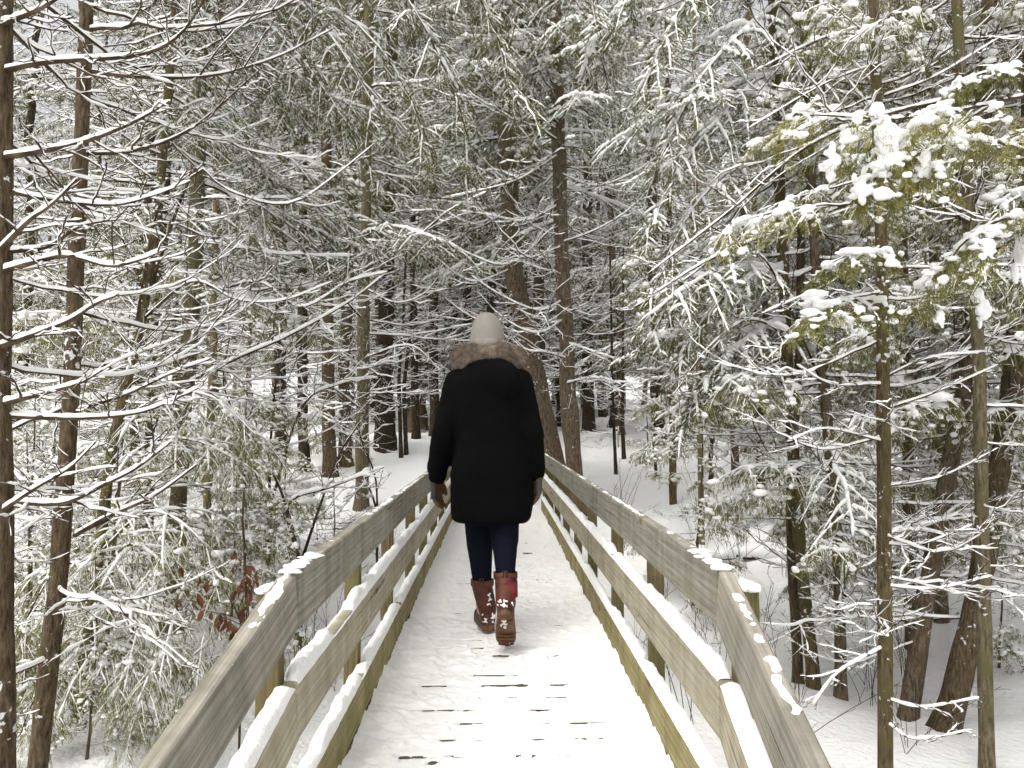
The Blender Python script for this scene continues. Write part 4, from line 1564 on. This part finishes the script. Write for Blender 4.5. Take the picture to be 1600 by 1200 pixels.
hb("L2", [(128, 240, 4.0), (210, 235, 4.0), (300, 200, 4.1), (405, 110, 4.2)], 0.012)
hb("L3", [(225, 480, 5.2), (300, 275, 5.0), (350, 295, 4.9), (420, 318, 4.8), (470, 312, 4.7), (530, 270, 4.6), (585, 225, 4.5)], 0.011)
hb("L3", [(200, 580, 5.2), (250, 320, 5.1), (310, 346, 5.0), (385, 330, 5.0)], 0.010)
hb("L3", [(222, 500, 5.2), (300, 440, 5.1), (370, 468, 5.0), (440, 470, 5.0), (520, 440, 4.9)], 0.010)
hb("L4", [(300, 470, 7.0), (400, 440, 6.5), (470, 480, 6.2), (545, 440, 6.0), (605, 425, 5.9)], 0.013, 1.0, 0.008, 0.022)
hb("L4", [(290, 600, 7.0), (370, 560, 6.7), (450, 525, 6.4), (540, 475, 6.2), (600, 430, 6.1)], 0.016, 1.0, 0.010, 0.028)
hb("L4", [(310, 220, 7.0), (400, 225, 6.6), (450, 245, 6.4), (490, 290, 6.3)], 0.014, 0.8, 0.010, 0.026)
hb("L5", [(568, 500, 10.6), (500, 430, 9.6), (440, 400, 9.2), (400, 410, 9.0)], 0.014, 1.0, 0.010, 0.026)
hb("L5", [(570, 420, 10.6), (640, 380, 9.8), (700, 330, 9.5), (760, 300, 9.3)], 0.014, 1.0, 0.010, 0.026)
hb("L5", [(566, 640, 10.6), (500, 600, 9.6), (420, 640, 9.0), (370, 650, 8.8)], 0.014, 1.0, 0.010, 0.026)
hb("L5", [(566, 560, 10.6), (640, 540, 10.2), (690, 580, 10.0)], 0.012, 1.0, 0.01, 0.022)
# long snow-lined boughs crossing in front of the far trunks
for pts in ([(872, 320, 10.6), (820, 345, 9.8), (760, 335, 9.5), (720, 330, 9.4)], [(875, 345, 10.6), (800, 410, 9.8), (740, 400, 9.6), (690, 370, 9.5)],
            [(878, 470, 10.6), (840, 485, 9.9), (780, 460, 9.7), (735, 430, 9.6)], [(880, 500, 10.6), (840, 520, 9.8), (790, 500, 9.5), (745, 455, 9.5)],
            [(886, 560, 10.6), (850, 550, 9.8), (820, 545, 9.6), (780, 500, 9.5)], [(884, 535, 10.6), (930, 550, 9.9), (960, 560, 9.6)],
            [(876, 380, 10.6), (930, 360, 9.9), (980, 330, 9.5), (1020, 290, 9.3)], [(874, 270, 10.6), (930, 290, 9.9), (990, 270, 9.6), (1040, 235, 9.4)],
            [(874, 240, 10.6), (810, 280, 9.7), (740, 300, 9.4), (690, 310, 9.3)], [(880, 600, 10.6), (930, 590, 9.9), (970, 600, 9.7)]):
    hb("C2", pts, 0.012, 0.9, 0.008, 0.024)
for pts in ([(800, 420, 11.2), (740, 440, 10.5), (690, 410, 10.2), (650, 360, 10.0)], [(815, 500, 11.2), (760, 505, 10.5), (700, 470, 10.2), (660, 420, 10.0)],
            [(795, 330, 11.2), (740, 350, 10.4), (690, 330, 10.1), (640, 330, 10.0)], [(797, 360, 11.2), (850, 400, 10.8), (900, 390, 10.5)]):
    hb("C1", pts, 0.012, 0.9, 0.008, 0.024)
# right-hand side twigs of the straight foreground trunk
for (y, x2, y2, x3, y3) in ((60, 1300, 55, 1180, 110), (95, 1290, 130, 1170, 200), (150, 1460, 120, 1560, 60), (380, 1300, 440, 1190, 490), (455, 1290, 480, 1200, 560),
                            (600, 1300, 600, 1245, 570), (640, 1470, 610, 1560, 570), (690, 1290, 670, 1230, 690), (590, 1450, 560, 1540, 550), (760, 1470, 745, 1560, 700),
                            (850, 1440, 850, 1520, 820), (915, 1460, 920, 1550, 900), (1090, 1440, 1105, 1530, 1090), (1125, 1430, 1155, 1520, 1140), (1010, 1310, 1050, 1270, 1100)):
    hb("R1", [(1381, y, 3.9), (x2, y2, 3.75), (x3, y3, 3.6)], 0.006, 0.7, 0.005, 0.011, n=16)
# sweeping boughs that cross the upper right
hb("R6", [(1520, 350, 4.4), (1400, 300, 4.2), (1260, 345, 4.2), (1120, 400, 4.2), (1020, 460, 4.3)], 0.013, 0.9, 0.004, 0.015, n=26)
hb("R6", [(1510, 150, 4.4), (1380, 180, 4.2), (1260, 230, 4.1), (1140, 330, 4.1), (1010, 430, 4.2)], 0.012, 0.9, 0.004, 0.015, n=26)
hb("R3", [(1285, 600, 5.5), (1190, 400, 5.2), (1120, 470, 5.0), (1060, 560, 4.9)], 0.009, 0.9, 0.004, 0.015)
hb("R2", [(1228, 520, 5.6), (1170, 500, 5.2), (1110, 540, 5.0), (1050, 620, 4.9)], 0.011, 0.9, 0.004, 0.015)
hb("R2", [(1220, 330, 5.6), (1150, 370, 5.2), (1080, 430, 5.0), (990, 480, 5.0)], 0.011, 0.9, 0.004, 0.015)


def sb(key, pts, r0, dens=1.0, pend=0.5, n=18, scale=0.8, sw=0.014, sh=0.024, lump=0.013):
    P, L = px_line(pts, n)
    R = (r0 * (1 - 0.75 * np.linspace(0, 1, n)))[None]
    T[key].hero(spruce_branch(rh, L * scale, r0, P, R, pend, dens, 0.032, 0.0058, 32, sw, sh, 0, d2=0.9), M_SPRUCE)


# hanging spruce boughs over the bridge
for pts in ([(310, -160, 7.0), (420, -60, 6.0), (520, 60, 5.2), (600, 190, 4.9)], [(312, -220, 7.0), (470, -120, 5.8), (620, -20, 5.1), (700, 120, 4.9), (735, 230, 4.9)],
            [(312, -260, 7.0), (500, -200, 5.8), (680, -100, 5.2), (770, 40, 5.0), (815, 190, 5.0)], [(310, -60, 7.0), (400, 20, 6.2), (470, 90, 5.7), (540, 190, 5.5)],
            [(311, -120, 7.0), (440, -20, 6.0), (560, 40, 5.4), (640, 150, 5.2), (680, 260, 5.2)], [(308, 60, 7.0), (420, 90, 6.3), (520, 170, 6.0), (600, 300, 5.9)],
            [(308, 10, 7.0), (360, 60, 6.4), (420, 130, 6.1), (455, 220, 6.0)], [(312, -300, 7.0), (560, -260, 5.9), (760, -150, 5.4), (900, -40, 5.3), (940, 60, 5.3)]):
    sb("L4", pts, 0.013, 2.3, 0.6, 18, 0.40)
for pts in ([(870, -250, 10.6), (820, -160, 9.0), (790, -40, 8.4), (780, 80, 8.2)], [(870, -250, 10.6), (900, -150, 9.0), (930, -20, 8.4), (945, 100, 8.2)],
            [(870, -120, 10.6), (830, -40, 9.4), (800, 60, 9.0), (785, 170, 8.9)], [(870, -60, 10.6), (910, 20, 9.4), (945, 110, 9.0), (960, 220, 8.9)],
            [(870, 40, 10.6), (840, 110, 9.6), (825, 200, 9.3)], [(870, -300, 10.6), (880, -180, 8.4), (865, -40, 7.6), (850, 60, 7.4)]):
    sb("C2", pts, 0.014, 1.8, 0.6, 14, 0.45)
# hanging snow-laden boughs on the right
for pts in ([(1209, -120, 5.6), (1130, -60, 5.2), (1060, 20, 5.0), (1000, 150, 4.9)], [(1210, 10, 5.6), (1150, 60, 5.2), (1090, 130, 5.0), (1030, 250, 4.9)],
            [(1212, 120, 5.6), (1150, 160, 5.3), (1080, 240, 5.1), (1000, 380, 5.0)], [(1215, 240, 5.6), (1150, 260, 5.3), (1080, 330, 5.1), (1010, 470, 5.0)],
            [(1218, 330, 5.6), (1140, 360, 5.3), (1070, 430, 5.2), (1010, 540, 5.1)], [(1222, 420, 5.6), (1160, 440, 5.3), (1100, 500, 5.2), (1040, 600, 5.2)],
            [(1208, -200, 5.6), (1120, -160, 5.3), (1040, -90, 5.1), (960, 30, 5.1)], [(1210, 40, 5.6), (1250, 90, 5.2), (1240, 180, 5.0)],
            [(1226, 500, 5.6), (1170, 530, 5.3), (1100, 600, 5.2), (1060, 680, 5.2)], [(1209, -30, 5.6), (1280, 0, 5.2), (1300, 80, 4.9), (1270, 200, 4.8)]):
    sb("R2", pts, 0.012, 1.5, 0.5, scale=0.6, sw=0.025, sh=0.040)

# near cedar fronds on the right with big pillows of snow
for pts in ([(1600, 150, 3.0), (1500, 172, 2.75), (1400, 186, 2.65), (1320, 182, 2.6), (1245, 178, 2.6)], [(1600, 235, 3.0), (1530, 215, 2.8), (1470, 230, 2.7), (1430, 270, 2.65)],
            [(1610, 340, 2.9), (1560, 345, 2.75), (1500, 385, 2.7), (1470, 440, 2.7)], [(1400, 175, 2.7), (1385, 230, 2.65), (1360, 300, 2.6)],
            [(1378, 395, 3.9), (1345, 392, 3.5), (1300, 410, 3.4)], [(1379, 470, 3.9), (1320, 470, 3.5), (1260, 490, 3.4)], [(1600, 120, 3.0), (1560, 110, 2.9), (1490, 130, 2.85)]):
    P, L = px_line(pts, 14)
    R = (0.008 * (1 - 0.75 * np.linspace(0, 1, 14)))[None]
    T["R6"].hero(cedar_branch(rh, max(L * 0.85, 0.45), 0.008, P, R, 1.2, 1.0, 30, 0.020, 0.0048, 0.026), M_THUJA, 0.0065)
for (x, y, rx, ry, d) in ((1385, 215, 26, 42, 2.6), (1345, 295, 15, 24, 2.58), (1300, 250, 16, 28, 2.6), (1320, 215, 13, 18, 2.6), (1435, 270, 20, 30, 2.62), (1492, 225, 17, 38, 2.7),
                          (1470, 170, 26, 13, 2.7), (1570, 120, 16, 12, 2.85), (1550, 360, 25, 18, 2.72), (1597, 380, 12, 46, 2.8), (1520, 410, 18, 16, 2.7), (1320, 500, 30, 14, 3.4),
                          (1280, 470, 30, 18, 3.4), (1345, 395, 34, 12, 3.45), (1450, 440, 28, 16, 2.8), (1467, 495, 10, 14, 2.8), (1535, 485, 14, 24, 2.8), (1410, 245, 16, 14, 2.62), (1370, 260, 14, 16, 2.6)):
    mb = MB()
    m = 16
    c = at(x, y, d)
    u = d / 1200
    off = rh.normal(0, 0.38, (m, 3)) * np.array([rx * u, rx * u * 0.8, ry * u])
    S = np.stack([rh.uniform(0.25, 0.5, m) * rx * u, rh.uniform(0.25, 0.5, m) * rx * u, rh.uniform(0.2, 0.4, m) * ry * u], -1)
    blobs(mb, c + off, S, ICO2, 0.3, rh)
    link("snow_clump", fuse(mb, 0.005, "snow_clump", M_SNOW, 2, off=T["R6"].base), T["R6"].root)

# snow-laden cedar fronds low on the left
for pts in ([(150, 905, 5.2), (205, 850, 4.7), (270, 900, 4.5), (325, 1000, 4.4)], [(145, 930, 5.2), (200, 930, 4.6), (250, 990, 4.4), (290, 1080, 4.3)],
            [(130, 1020, 5.2), (170, 1000, 4.7), (210, 1050, 4.4), (240, 1130, 4.3)], [(160, 860, 5.2), (230, 800, 4.8), (300, 830, 4.6), (350, 900, 4.6)],
            [(170, 740, 5.2), (240, 690, 5.0), (310, 690, 4.9), (390, 730, 4.8)], [(120, 1100, 5.2), (90, 1050, 4.7), (60, 1080, 4.5), (30, 1150, 4.4)],
            [(176, 690, 5.2), (250, 620, 5.0), (330, 620, 4.9), (400, 680, 4.8)], [(150, 900, 5.2), (100, 880, 4.8), (60, 930, 4.6), (25, 1010, 4.5)]):
    P, L = px_line(pts, 14)
    R = (0.010 * (1 - 0.75 * np.linspace(0, 1, 14)))[None]
    T["L3"].hero(cedar_branch(rh, L * 0.95, 0.010, P, R, 1.25, 0.6, 36, 0.017, 0.006, 0.022), M_THUJA)
# ------------------------------------------------------------------ ordinary boughs of the near trees
T["L1"].deck_out("bare", 0.1, 5.5, 22, 0.6, 1.0, 1, 1.3, 1.7)
T["L1"].deck_out("spruce", 3.4, 7.2, 14, 0.7, 1.0, 2)
T["L2"].deck_out("bare", 0.0, 5.5, 32, 0.55, 1.0, 3)
T["L2"].deck_out("spruce", 4.2, 8, 14, 0.6, 1.0, 4)
T["L3"].deck_out("bare", -0.2, 6.5, 34, 0.5, 1.0, 5)
T["L3"].deck_out("spruce", 3.0, 8, 20, 0.6, 1.0, 6)
T["L4"].deck_out("bare", 0.2, 5.5, 24, 0.7, 1.1, 7)
T["L4"].deck_out("spruce", 2.6, 8, 34, 0.9, 1.4, 8)
T["L4"].deck_out("cedar", 0.1, 2.6, 14, 0.8, 1.3, 108)
T["L5"].deck_out("bare", 0.8, 7, 26, 0.8, 1.3, 9)
T["L5"].deck_out("spruce", 3.6, 8, 20, 0.9, 1.4, 409)
T["C1"].deck_out("spruce", 4.2, 9, 22, 0.9, 1.4, 410)
T["C2"].deck_out("laden", 4.0, 9, 22, 0.9, 1.4, 411)
T["L6"].deck_out("bare", 0, 6, 26, 0.6, 1.1, 10)
T["L6"].deck_out("cedar", 2.5, 10, 22, 0.8, 1.3, 11)
T["L7"].deck_out("bare", 0, 7, 34, 0.6, 1.2, 12)
T["C1"].deck_out("bare", 1.8, 9.5, 30, 0.8, 1.4, 13)
T["C2"].deck_out("bare", 1.6, 9.5, 34, 0.8, 1.4, 14)
T["C1"].deck_out("cedar", 5.5, 14, 26, 1.0, 1.5, 15)
T["C2"].deck_out("cedar", 5.0, 14, 28, 1.0, 1.5, 16)
T["R1"].deck_out("bare", 0.0, 4.5, 16, 0.35, 0.7, 17)
T["R1"].deck_out("cedar", 1.6, 4.5, 18, 0.5, 0.9, 18)
T["R2"].deck_out("bare", 0.4, 6, 24, 0.5, 0.9, 19)
T["R2"].deck_out("cedar", 0.9, 3.2, 10, 0.6, 1.0, 119)
T["R2"].deck_out("laden", 2.0, 9, 22, 0.6, 0.9, 20)
T["R3"].deck_out("bare", -0.2, 4.5, 36, 0.5, 1.0, 21)
T["R3"].deck_out("laden", 1.0, 5, 14, 0.7, 1.1, 22)
T["R3"].deck_out("cedar", 0.2, 2.5, 14, 0.6, 1.0, 122)
T["R4"].deck_out("cedar", 0.0, 1.6, 10, 0.7, 1.1, 124)
T["R11"].deck_out("cedar", 0.0, 1.6, 12, 0.7, 1.2, 134)
T["R5"].deck_out("cedar", 0.0, 1.4, 8, 0.6, 1.0, 126)
T["R4"].deck_out("bare", -0.3, 5, 40, 0.6, 1.1, 23)
T["R4"].deck_out("cedar", 1.2, 6, 24, 0.8, 1.2, 24)
T["R5"].deck_out("bare", -0.3, 4.5, 34, 0.5, 1.0, 25)
T["R5"].deck_out("cedar", 1.2, 5, 24, 0.8, 1.2, 26)
T["R6"].deck_out("bare", 0.2, 6, 18, 0.4, 0.8, 27, 0.5, 2.0)
T["R7"].deck_out("bare", -0.3, 4.5, 32, 0.5, 1.0, 28)
T["R7"].deck_out("cedar", 1.4, 5, 20, 0.7, 1.1, 29)
T["R8"].deck_out("laden", 1.5, 8, 26, 0.5, 0.9, 30)
T["R9"].deck_out("cedar", 0.7, 6, 24, 0.5, 0.9, 31)
T["R10"].deck_out("laden", 2.6, 14, 34, 0.8, 1.4, 32)
T["R11"].deck_out("bare", -0.2, 6, 40, 0.6, 1.1, 33)
T["R11"].deck_out("cedar", 1.4, 6.5, 28, 0.8, 1.2, 34)

# ------------------------------------------------------------------ saplings and snow-bowed bushes
def lite(kind, r):
    if kind == "bare":
        return bare_branch(r, 1.5, 0.012, 3, False, sw=0.0085, sh=0.024, dens=0.8, rmin=0.0045, gap=0.12)
    if kind == "spruce":
        return spruce_branch(r, 1.6, 0.012, dens=0.85, cnt=10, nl=0.075, nw=0.021, sw=0.016, sh=0.028, lo=True)
    return cedar_branch(r, 1.3, 0.01, dens=0.9, cnt=10, nl=0.08, nw=0.024, lump=0.07, lo=True)


_r2 = np.random.default_rng(31)
LITE = {k: [lite(k, _r2) for _ in range(4)] for k in ("bare", "spruce", "cedar")}


def crown(r, spec):
    """spec: list of (kind, z0, z1, count, len0, len1) -> wood, snow, foliage of one whole crown"""
    W, S, F = MB(), MB(), MB()
    for kind, z0, z1, n, l0, l1 in spec:
        for z in np.linspace(z0, z1, n):
            u = (z - z0) / max(z1 - z0, 1e-6)
            sc = (l0 + (l1 - l0) * u) * r.uniform(0.7, 1.2) / 1.5
            a = r.uniform(0, 6.283)
            c, s_ = math.cos(a), math.sin(a)
            mir = 1 if r.random() < 0.5 else -1
            M = np.array([[c, -s_ * mir, 0], [s_, c * mir, 0], [0, 0, 1]]) * sc
            w, s, f = LITE[kind][r.integers(4)]
            o = np.array([0, 0, z + r.uniform(-0.1, 0.1)])
            W.merge(w, M, o)
            S.merge(s, M, o)
            if f:
                F.merge(f, M, o)
    return W, S, F


CROWNS = {}


def add_crowns(key, spec, leaf, n, seed):
    r = np.random.default_rng(seed)
    CROWNS[key] = []
    for i in range(n):
        w, s, f = crown(r, spec)
        CROWNS[key].append((w.mesh("branches", M_TWIG), s.mesh("snow", M_SNOWB), f.mesh("foliage", leaf) if f.n else None))


add_crowns("dead", [("bare", 0.7, 7.5, 40, 1.5, 1.7), ("spruce", 5.0, 12.5, 22, 1.6, 0.5)], M_SPRUCE, 2, 1)
add_crowns("full", [("bare", 0.5, 3.0, 10, 1.3, 1.3), ("spruce", 1.8, 12.5, 44, 1.8, 0.45)], M_SPRUCE, 2, 2)
add_crowns("cedar", [("bare", 0.5, 3.5, 12, 1.2, 1.3), ("cedar", 1.6, 11.5, 42, 1.5, 0.5)], M_THUJA, 2, 3)
add_crowns("small", [("cedar", 0.15, 2.3, 26, 0.75, 0.25)], M_THUJA, 2, 4)
add_crowns("bush", [("bare", 0.05, 1.2, 16, 0.9, 0.6)], M_SPRUCE, 2, 5)


def stem_mesh(h, r0, bark, seed, k=9):
    n = int(h / 0.25) + 2
    t = np.linspace(0, 1, n)
    r = np.random.default_rng(seed)
    P = np.stack([0.05 * np.cumsum(r.normal(size=n)) / math.sqrt(n) * h * 0.3, 0.05 * np.cumsum(r.normal(size=n)) / math.sqrt(n) * h * 0.3, -0.15 + t * h], -1)
    P[:, :2] -= P[0, :2]
    R = r0 * (1 - 0.8 * t) * (1 + 0.7 * np.exp(-t * h / (2.5 * r0)))
    mb = MB()
    tubes(mb, P[None], R[None], k, (0, 1, 0))
    return mb.mesh("trunk", bark)


STEMS = {"dead": [stem_mesh(14, 0.11, M_BARKD, 1), stem_mesh(14, 0.09, M_BARK, 2), stem_mesh(14, 0.13, M_BARKD, 3)],
         "full": [stem_mesh(13.4, 0.10, M_BARKD, 4), stem_mesh(13.4, 0.12, M_BARK, 5)],
         "cedar": [stem_mesh(12.4, 0.11, M_CEDAR, 6), stem_mesh(12.4, 0.09, M_MOSS, 7)],
         "small": [stem_mesh(2.4, 0.018, M_BARK, 8)], "bush": [stem_mesh(1.3, 0.012, M_BARK, 9)]}
CAT = {"dead": "spruce_tree", "full": "spruce_tree", "cedar": "cedar_tree", "small": "cedar_sapling", "bush": "shrub"}


def copy_tree(kind, x, y, sc, rot, label, group, r, z=None):
    z = float(ground_z(x, y)) if z is None else z
    root = tag(empty(CAT[kind], (x, y, z)), label, "shrub" if kind == "bush" else "tree", group)
    root.rotation_euler = (r.normal(0, 0.02), r.normal(0, 0.02), rot)
    root.scale = (sc, sc, sc * r.uniform(0.92, 1.1))
    link("trunk", STEMS[kind][r.integers(len(STEMS[kind]))], root)
    w, s, f = CROWNS[kind][r.integers(len(CROWNS[kind]))]
    c = link("crown", w, root)
    link("snow", s, c)
    if f:
        link("foliage", f, c)
    return root


rf = np.random.default_rng(99)
placed = []


def free(x, y, dmin):
    for a, b in placed:
        if (a - x) ** 2 + (b - y) ** 2 < dmin * dmin:
            return False
    return True


for k_, t_ in T.items():
    placed.append((t_.base[0], t_.base[1]))
KW = {"dead": "dark spruce with bare snowy twigs", "full": "green spruce with drooping boughs", "cedar": "olive cedar with snow clumps",
      "small": "low cedar sapling bowed with snow", "bush": "leafless bush of snow-lined twigs"}


def where(x, y):
    px = 776 + (x - CAM[0]) * 1200 / y
    lat = ["at the far left", "on the left", "left of the bridge", "just left of the bridge's end", "behind the walker", "just right of the bridge's end", "right of the bridge", "on the right", "at the far right"][
        int(np.searchsorted([150, 330, 500, 680, 860, 1010, 1200, 1420], px))]
    dep = "nearest rows" if y < 7 else ("middle rows" if y < 12 else ("back rows" if y < 20 else ("deep wood" if y < 30 else "farthest wood")))
    return lat, dep


def name_copy(kind, x, y):
    lat, dep = where(x, y)
    lab = "%s, %s, in the %s" % (KW[kind], lat, dep)
    return lab, "%ss %s in the %s" % ({"small": "sapling", "bush": "bushe"}.get(kind, "conifer"), lat, dep)


cnt = 0
tries = 0
while cnt < 105 and tries < 6000:
    tries += 1
    y = 8.5 + 36 * rf.random() ** 0.85
    x = rf.uniform(-1, 1) * (0.70 * y + 0.8)
    px = 776 + (x - CAM[0]) * 1200 / y
    # the open snow beyond the bridge stays clear
    if y < 12.5 and abs(x) < 2.3:
        continue
    if y < 15.5 and -2.6 < x < -0.2:
        continue
    if y < 16 and 0.9 < x < 4.4:
        continue
    if y < 11 and abs(x) < 3.2:
        continue
    if not free(x, y, 0.75 if y < 20 else 1.1):
        continue
    dark = -3.2 < x < 2.4 and y < 21
    kind = "dead" if dark else rf.choice(["dead", "full", "cedar"], p=[0.3, 0.4, 0.3])
    copy_tree(kind, x, y, rf.uniform(0.65, 0.9) if y < 14 else rf.uniform(0.85, 1.2), rf.uniform(0, 6.28), *name_copy(kind, x, y), rf)
    placed.append((x, y))
    cnt += 1
# the wood closes up behind the far trunks
c = 0
tries = 0
while c < 22 and tries < 2000:
    tries += 1
    y = rf.uniform(19, 40)
    x = rf.uniform(-0.20, 0.20) * y
    if not free(x, y, 0.8):
        continue
    kind = "full" if rf.random() < 0.7 else "cedar"
    copy_tree(kind, x, y, rf.uniform(1.0, 1.5), rf.uniform(0, 6.28), *name_copy(kind, x, y), rf)
    placed.append((x, y))
    c += 1
c = 0
tries = 0
while c < 20 and tries < 2000:
    tries += 1
    y = rf.uniform(17.5, 29)
    x = rf.uniform(-0.17, 0.06) * y
    if not free(x, y, 0.5):
        continue
    copy_tree("dead", x, y, rf.uniform(0.9, 1.2), rf.uniform(0, 6.28), *name_copy("dead", x, y), rf)
    placed.append((x, y))
    c += 1
# slim saplings between the near trunks
for kind, N in (("small", 38), ("bush", 44)):
    c = 0
    tries = 0
    while c < N and tries < 4000:
        tries += 1
        y = 3.2 + 13 * rf.random()
        sd_ = -1 if rf.random() < 0.5 else 1
        x = sd_ * rf.uniform(1.5 if y > 4.5 else 1.9, 0.68 * y + 0.4)
        if y > 8.5 and abs(x) < 1.7:
            continue
        if y > 9 and -2.6 < x < 0:
            continue
        if y > 8 and 1.0 < x < 3.6 and y < 16:
            continue
        if kind == "bush" and (y < 5.5 or sd_ > 0 and y < 7.5) or kind == "small" and (y < 4.2 or sd_ > 0 and y < 5.6):
            continue
        if not free(x, y, 0.22):
            continue
        copy_tree(kind, x, y, rf.uniform(0.5, 1.15) if kind == "small" else rf.uniform(0.5, 1.3), rf.uniform(0, 6.28), *name_copy(kind, x, y), rf)
        placed.append((x, y))
        c += 1

# ------------------------------------------------------------------ bowed saplings under thick snow, left of the railing
def bowed(label, base_px, lines, r0):
    g = at(*base_px)
    gz = float(ground_z(g[0], g[1]))
    root = tag(empty("bowed_sapling", (g[0], g[1], gz)), label, "sapling")
    off = np.array([g[0], g[1], gz])
    for pts in lines:
        P, L = px_line(pts, 20)
        P[0, :1] = [g[0], g[1], gz - 0.05]
        R = (r0 * (1 - 0.7 * np.linspace(0, 1, 20)))[None]
        w, sn, f = bare_branch(rh, L * 0.6, r0, 6, True, P, R, 0.013, 0.032, 0.9, 0.06, 0.003)
        o = link("stem", w.mesh("stem", M_TWIG, off), root)
        link("snow", sn.mesh("snow", M_SNOWB, off), o)


bowed("bowed sapling with thick white snow on its arching stems, behind the left railing", (470, 880, 6.6),
      [[(470, 880, 6.6), (500, 790, 6.5), (530, 710, 6.4), (562, 660, 6.3)], [(470, 880, 6.6), (440, 770, 6.6), (400, 700, 6.5), (350, 660, 6.4)],
       [(470, 880, 6.6), (450, 790, 6.4), (520, 760, 6.2), (600, 730, 6.1)]], 0.016)
bowed("snow-plastered leaning sapling between the pale trunk and the lichen-green trunk", (420, 800, 8.6),
      [[(420, 800, 8.6), (425, 660, 8.4), (440, 570, 8.2), (500, 500, 8.0)], [(420, 800, 8.6), (380, 680, 8.5), (350, 600, 8.4), (360, 520, 8.4)],
       [(420, 800, 8.6), (470, 640, 8.3), (530, 600, 8.1), (590, 590, 8.0)]], 0.018)
bowed("snow-bent sapling arching low beside the left railing's far half", (590, 800, 8.4),
      [[(590, 800, 8.4), (575, 760, 8.4), (560, 765, 8.3), (530, 800, 8.2)], [(590, 800, 8.4), (585, 740, 8.3), (560, 690, 8.3), (520, 670, 8.2)]], 0.013)

# ------------------------------------------------------------------ dry weeds poking through the snow, a fallen log
WEED = []
for i in range(4):
    w = MB()
    m = 5
    st = np.linspace(0, 1, 8)
    P = np.zeros((m, 8, 3))
    d = rh.normal(0, 0.3, (m, 2))
    P[:, :, :2] = rh.normal(0, 0.05, (m, 1, 2)) + d[:, None, :] * (st ** 1.5)[None, :, None] * 0.7
    P[:, :, 2] = -0.05 + (0.35 + 0.5 * rh.random((m, 1))) * st[None]
    R = np.full((m, 8), 0.0024) * (1 - 0.5 * st)
    tubes(w, P, R, 4)
    P1, R1 = grow(P, R, 4, 5, 0.16, 0.6, 0.2, 0.3, -0.1, 0.3, 0.4, 1.0, 0.7, 0.1, rh)
    tubes(w, P1, np.maximum(R1, 0.0013), 3)
    WEED.append(w.mesh("stem", M_TWIG))
c = 0
while c < 56:
    y = rh.uniform(4.4, 11)
    x = (1 if rh.random() < 0.7 else -1) * rh.uniform(1.0, 1.2 + 0.35 * y)
    if not free(x, y, 0.15) or (x < 0 and y > 9):
        continue
    lat, dep = where(x, y)
    o = tag(empty("dry_weed", (x, y, float(ground_z(x, y)))), "tuft of dry stems in the snow %s, %s" % (lat, dep), "weed", "dry weeds %s %s" % (lat, dep))
    o.rotation_euler = (0, 0, rh.uniform(0, 6.28))
    link("stem", WEED[c % 4], o, scale=rh.uniform(0.6, 1.2))
    placed.append((x, y))
    c += 1
for lx, ly, ld, ln, az, lab in ((1175, 845, 8.8, 1.3, 0.3, "snow-capped fallen log on the slope right of the bridge"), (700, 640, 21.0, 2.2, -0.5, "snow-covered log lying in the far wood left of the walker")):
    g = at(lx, ly, ld)
    gz = float(ground_z(g[0], g[1]))
    o = tag(empty("fallen_log", (g[0], g[1], gz)), lab, "log")
    t_ = np.linspace(0, 1, 16)
    P = np.stack([ln * (t_ - 0.5) * math.cos(az), ln * (t_ - 0.5) * math.sin(az), 0.03 + 0.03 * np.sin(t_ * 5)], -1)[None]
    R = (0.038 * (1 - 0.35 * t_))[None]
    w, sn = MB(), MB()
    tubes(w, P, R, 9)
    link("trunk", w.mesh("trunk", M_BARKD), o)
    snow_on(sn, P, R, 0.03, 0.07, 8, 0.05, rh, 3)
    link("snow", sn.mesh("snow", M_SNOWB), o)

# ------------------------------------------------------------------ beech sapling with its brown leaves
bx = at(372, 1120, 3.5)
bz = float(ground_z(bx[0], bx[1]))
beech = tag(empty("beech_sapling", (bx[0], bx[1], bz)), "small beech sapling holding curled rust-brown leaves behind the left railing", "sapling")
P, L = px_line([(372, 1120, 3.5), (385, 1040, 3.5), (375, 970, 3.5), (350, 920, 3.55)], 12)
P[0, 0, 2] = bz - 0.05
R = np.linspace(0.006, 0.002, 12)[None]
w = MB()
tubes(w, P, R, 5)
P1, R1 = grow(P, R, 16, 6, 0.36, 0.9, 0.1, 0.2, -0.1, 0.3, 0.45, 1.0, 0.6, 0.1, rh)
tubes(w, P1, np.maximum(R1, 0.0012), 4)
link("stem", w.mesh("stem", M_TWIG, (bx[0], bx[1], bz)), beech)
mb = MB()
u = np.linspace(0, 1, 7)
wd = 0.5 * np.sin(u * math.pi) ** 0.8 * 0.55
cv = np.stack([0 * u, 0.10 * np.sin(u * 3), -u], -1)
V = []
for i in range(7):
    V += [cv[i] + [-wd[i], 0.16 * wd[i] * 4, 0], cv[i], cv[i] + [wd[i], 0.16 * wd[i] * 4, 0]]
q = []
for i in range(6):
    q += [[3 * i, 3 * i + 1, 3 * i + 4, 3 * i + 3], [3 * i + 1, 3 * i + 2, 3 * i + 5, 3 * i + 4]]
mb.add(np.array(V), np.array(q))
LEAF = mb.mesh("leaf", M_DEAD)
for i in range(110):
    b = P1[rh.integers(len(P1))]
    p = b[rh.integers(2, 6)]
    o = link("leaf", LEAF, beech, p - np.array([bx[0], bx[1], bz]))
    o.rotation_euler = (rh.normal(0, 0.35), rh.normal(0, 0.35), rh.uniform(0, 6.28))
    s_ = rh.uniform(0.035, 0.06)
    o.scale = (s_ * rh.uniform(0.5, 0.9), s_, s_)
